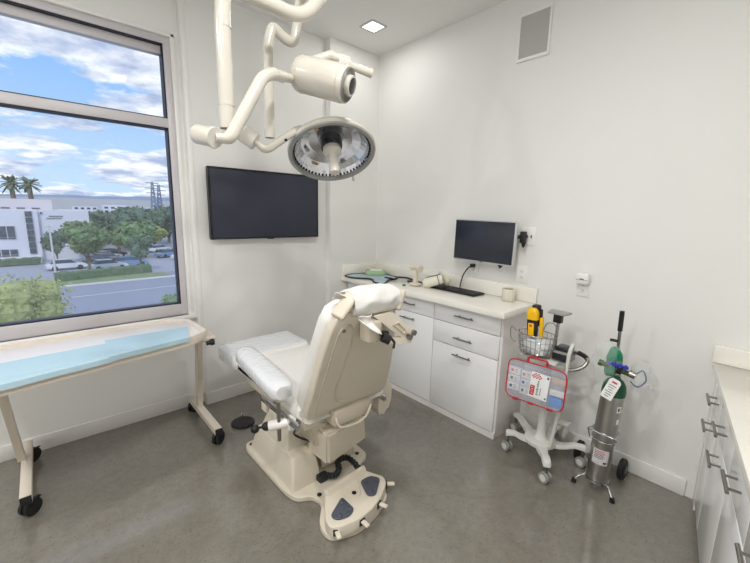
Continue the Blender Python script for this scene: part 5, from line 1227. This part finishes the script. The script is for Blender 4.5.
def car(x, y, rz, m, label, L=4.4, W=1.8, H=1.45):
    t = thing('parked_car', (x, y, GZ), label, 'car', 'parked cars beyond the hedge'); Mx = Matrix.Translation((x, y, GZ)) @ Matrix.Rotation(rz, 4, 'Z')
    side = [(-L / 2, 0.35), (-L / 2, 0.75), (-L * 0.42, 0.92), (-L * 0.30, 0.95), (L * 0.22, 0.95), (L * 0.44, 0.82), (L / 2, 0.65), (L / 2, 0.35)]
    bm = B(); rings = [[Mx @ Vector((a, w, b * (1.0 if abs(w) < W * 0.49 else 0.97))) for a, b in side] for w in (-W / 2, -W * 0.46, W * 0.46, W / 2)]; skin(bm, rings)
    roof = [(-L * 0.40, 0.93), (-L * 0.30, H), (L * 0.08, H), (L * 0.24, 0.93)]
    obj('body', bm, m, t)
    bm = B(); skin(bm, [[Mx @ Vector((a, s * W * (0.46 if b < 1 else 0.36), b)) for a, b in roof] for s in (-1, 1)]); cb = obj('cabin_glass', bm, 'bglass', t)
    bm = B(); bx(bm, -L * 0.31, L * 0.09, -W * 0.37, W * 0.37, H - 0.03, H + 0.03, 0.02, Mx); obj('roof', bm, m, t)
    for a in (-L * 0.31, L * 0.31):
        for s in (-1, 1):
            bm = B(); cyl(bm, Mx @ Vector((a, s * W * 0.40, 0.33)), Mx @ Vector((a, s * W * 0.505, 0.33)), 0.33, seg=16); obj('wheel', bm, 'rubber', t)
car(2.3, 66.5, 0.1, 'carw', 'white car parked left of the round street tree'); car(6.7, 63.5, 0.15, 'carw', 'white car parked right of the round street tree'); car(9.6, 65.8, 0.15, 'carb', 'pale blue car parked just right of the white car')
for i, (x, y, m, lb) in enumerate(((6.6, 69.5, 'card', 'dark car in the near row of the parking lot'), (7.6, 72.6, 'carg', 'grey car behind the dark car in the parking lot'), (7.9, 76.2, 'carw', 'white car furthest back in the left row'), (9.0, 79.6, 'card', 'dark car furthest back in the left row'), (17.0, 75, 'carb', 'blue-grey car in the right row under the trees'), (22.3, 77, 'carw', 'white car in the right row under the trees'), (18.6, 70.5, 'carw', 'white car nearest the right edge of the glass'), (21.2, 81.5, 'carg', 'grey car furthest right in the parking lot'), (17.6, 85, 'carw', 'white car at the back of the right row'))):
    car(x, y, 0.35 + 0.1 * (i % 3), m, lb)
def lamp_post(x, y, h, label, z=GZ, s=1.0):
    t = thing('lamp_post', (x, y, z), label, 'lamp post', 'lamp posts in the parking lot')
    bm = B(); cyl(bm, (x, y, z), (x, y, z + h), 0.13 * s, 0.09 * s, seg=12); obj('pole', bm, 'pole', t)
    bm = B(); bx(bm, x - 0.55 * s, x + 0.1 * s, y - 0.15, y + 0.15, z + h - 0.02, z + h + 0.14 * s, 0.03); obj('lamp', bm, 'pole', t)
lamp_post(0.95, 61.5, 6.1, 'white lamp post before the office building, left of the round tree')
lamp_post(16.2, 110, 7.3, 'pale lamp post among the dark trees of the parking lot', s=1.5)
def pylon(x, y, h, label, w):
    t = thing('power_pylon', (x, y, GZ), label, 'pylon', 'power pylons on the horizon')
    bm = B()
    for sx in (-1, 1):
        for sy in (-1, 1): cyl(bm, (x + sx * w, y + sy * w, GZ), (x + sx * w * 0.25, y + sy * w * 0.25, GZ + h), 0.32, 0.25, seg=6)
    n = 9
    for k in range(n):
        f0, f1 = k / n, (k + 1) / n; w0, w1 = w * (1 - 0.75 * f0), w * (1 - 0.75 * f1)
        for sy in (-1, 1): cyl(bm, (x - w0, y + sy * w0, GZ + h * f0), (x + w1, y + sy * w1, GZ + h * f1), 0.16, seg=5); cyl(bm, (x + w0, y + sy * w0, GZ + h * f0), (x - w1, y + sy * w1, GZ + h * f1), 0.16, seg=5)
    obj('lattice_tower', bm, 'steel', t)
    bm = B()
    for f, l in ((0.97, 4.0), (0.84, 4.6), (0.72, 4.0)): cyl(bm, (x - l, y, GZ + h * f), (x + l, y, GZ + h * f), 0.3, seg=6)
    obj('cross_arms', bm, 'steel', t)
pylon(61, 300, 26.5, 'left lattice power pylon on the horizon', 1.9); pylon(67, 310, 25.5, 'right lattice power pylon on the horizon', 1.9)
# distant town blocks on the slope
rnd = random.Random(4)
for i in range(9):
    x = 30 + i * 24 + rnd.random() * 4; y = 400 + rnd.random() * 40; w = 7 + 3 * rnd.random(); h = 2.5 + 3 * rnd.random()
    bm = B(); bx(bm, x - w, x + w, y, y + 12, GZ, GZ + 6 + h); t = thing('distant_building', (x, y, GZ), 'distant pale block among the trees below the hills', 'building', 'distant blocks below the hills'); obj('walls', bm, 'stucco', t)
    bm = B()
    for k in range(4):
        for q in range(2): bx(bm, x - w + 1 + k * w * 0.5, x - w + 1 + k * w * 0.5 + w * 0.28, y - 0.2, y + 0.1, GZ + 2.0 + q * 3.2 + h * 0.5, GZ + 3.6 + q * 3.2 + h * 0.5)
    obj('windows', bm, 'bglass', t)
def hills(name, y0, amp, base, m, seed, x0=-600, x1=1400, depth=400):
    bm = B(); nx, ny = 90, 8; V = []
    for j in range(ny + 1):
        row = []
        for i in range(nx + 1):
            x = x0 + (x1 - x0) * i / nx; f = j / ny
            z = GZ - 2 + (base + amp * (0.5 + 0.9 * noise.noise(Vector((x * 0.0021, seed, 0))) + 0.22 * noise.noise(Vector((x * 0.011, seed, f * 3))))) * math.sin(min(1, f * 1.15) * PI / 2)
            row.append(bm.verts.new((x, y0 + depth * f, z)))
        V.append(row)
    for j in range(ny):
        for i in range(nx): bm.faces.new((V[j][i], V[j][i + 1], V[j + 1][i + 1], V[j + 1][i]))
    obj(name, bm, m, None, None, None, None, 'structure', keep_origin=True)
hills('hills', 520, 20, 16, 'hill', 2.0); hills('far_hills', 950, 26, 22, 'hillfar', 7.3, depth=500)

# ------------------------------------------------------------------ sky with clouds
w = bpy.data.worlds.new('sky'); SC.world = w; w.use_nodes = True; nt = w.node_tree; nt.nodes.clear(); L = nt.links
N = nt.nodes.new
out = N('ShaderNodeOutputWorld'); bg = N('ShaderNodeBackground'); tc = N('ShaderNodeTexCoord'); sp = N('ShaderNodeSeparateXYZ')
L.new(tc.outputs['Generated'], sp.inputs[0])
ad = N('ShaderNodeMath'); ad.operation = 'ADD'; ad.inputs[1].default_value = 0.16; L.new(sp.outputs['Z'], ad.inputs[0])
mxm = N('ShaderNodeMath'); mxm.operation = 'MAXIMUM'; mxm.inputs[1].default_value = 0.05; L.new(ad.outputs[0], mxm.inputs[0])
dx = N('ShaderNodeMath'); dx.operation = 'DIVIDE'; L.new(sp.outputs['X'], dx.inputs[0]); L.new(mxm.outputs[0], dx.inputs[1])
dy = N('ShaderNodeMath'); dy.operation = 'DIVIDE'; L.new(sp.outputs['Y'], dy.inputs[0]); L.new(mxm.outputs[0], dy.inputs[1])
cb = N('ShaderNodeCombineXYZ'); L.new(dx.outputs[0], cb.inputs[0]); L.new(dy.outputs[0], cb.inputs[1]); cb.inputs[2].default_value = 11.3
n1 = N('ShaderNodeTexNoise'); n1.inputs['Scale'].default_value = 1.35; n1.inputs['Detail'].default_value = 10; n1.inputs['Roughness'].default_value = 0.6; n1.inputs['Distortion'].default_value = 0.15; L.new(cb.outputs[0], n1.inputs['Vector'])
r1 = N('ShaderNodeValToRGB'); e = r1.color_ramp.elements; e[0].position = 0.43; e[0].color = (0, 0, 0, 1); e[1].position = 0.495; e[1].color = (1, 1, 1, 1); L.new(n1.outputs['Fac'], r1.inputs[0])
n2 = N('ShaderNodeTexNoise'); n2.inputs['Scale'].default_value = 3.4; n2.inputs['Detail'].default_value = 8; n2.inputs['Roughness'].default_value = 0.6; L.new(cb.outputs[0], n2.inputs['Vector'])
r2 = N('ShaderNodeValToRGB'); e = r2.color_ramp.elements; e[0].position = 0.40; e[0].color = lin((166, 182, 214)); e[1].position = 0.60; e[1].color = lin((246, 248, 252)); L.new(n2.outputs['Fac'], r2.inputs[0])
r3 = N('ShaderNodeValToRGB'); e = r3.color_ramp.elements; e[0].position = 0.0; e[0].color = lin((196, 220, 242)); e[1].position = 0.38; e[1].color = lin((100, 168, 238)); L.new(sp.outputs['Z'], r3.inputs[0])
mx = N('ShaderNodeMix'); mx.data_type = 'RGBA'; L.new(r1.outputs[0], mx.inputs[0]); L.new(r3.outputs[0], mx.inputs[6]); L.new(r2.outputs[0], mx.inputs[7])
L.new(mx.outputs[2], bg.inputs[0]); bg.inputs[1].default_value = 1.05; L.new(bg.outputs[0], out.inputs[0])
sun = bpy.data.lights.new('sun', 'SUN'); sun.energy = 1.2; sun.angle = 0.06; sun.color = (1, 0.96, 0.9)
so = bpy.data.objects.new('sun', sun); COL.objects.link(so); so.rotation_euler = Vector((0.35, 0.75, -0.75)).to_track_quat('-Z', 'Y').to_euler(); so.location = (0, 0, 30)

# ------------------------------------------------------------------ camera
yaw, pitch, roll = 0.72941, 0.17955, 0.02189
F = Vector((math.sin(yaw) * math.cos(pitch), math.cos(yaw) * math.cos(pitch), -math.sin(pitch)))
r = F.cross(Vector((0, 0, 1))).normalized(); u = r.cross(F)
Rr = r * math.cos(roll) + u * math.sin(roll); U = -r * math.sin(roll) + u * math.cos(roll)
cam = bpy.data.cameras.new('camera'); co = bpy.data.objects.new('camera', cam); COL.objects.link(co)
cam.sensor_width = 36; cam.lens = 374.66 * 36 / 750; cam.clip_start = 0.02; cam.clip_end = 3000
co.matrix_world = MF((0, 0, 1.52), Rr, U, -F)
SC.camera = co
vs = SC.view_settings
vs.view_transform = 'Standard'; vs.look = 'None'; vs.gamma = 1.0; vs.use_curve_mapping = False; vs.exposure = 0.17
SC.cycles.max_bounces = 10; SC.cycles.diffuse_bounces = 6; SC.cycles.transparent_max_bounces = 12
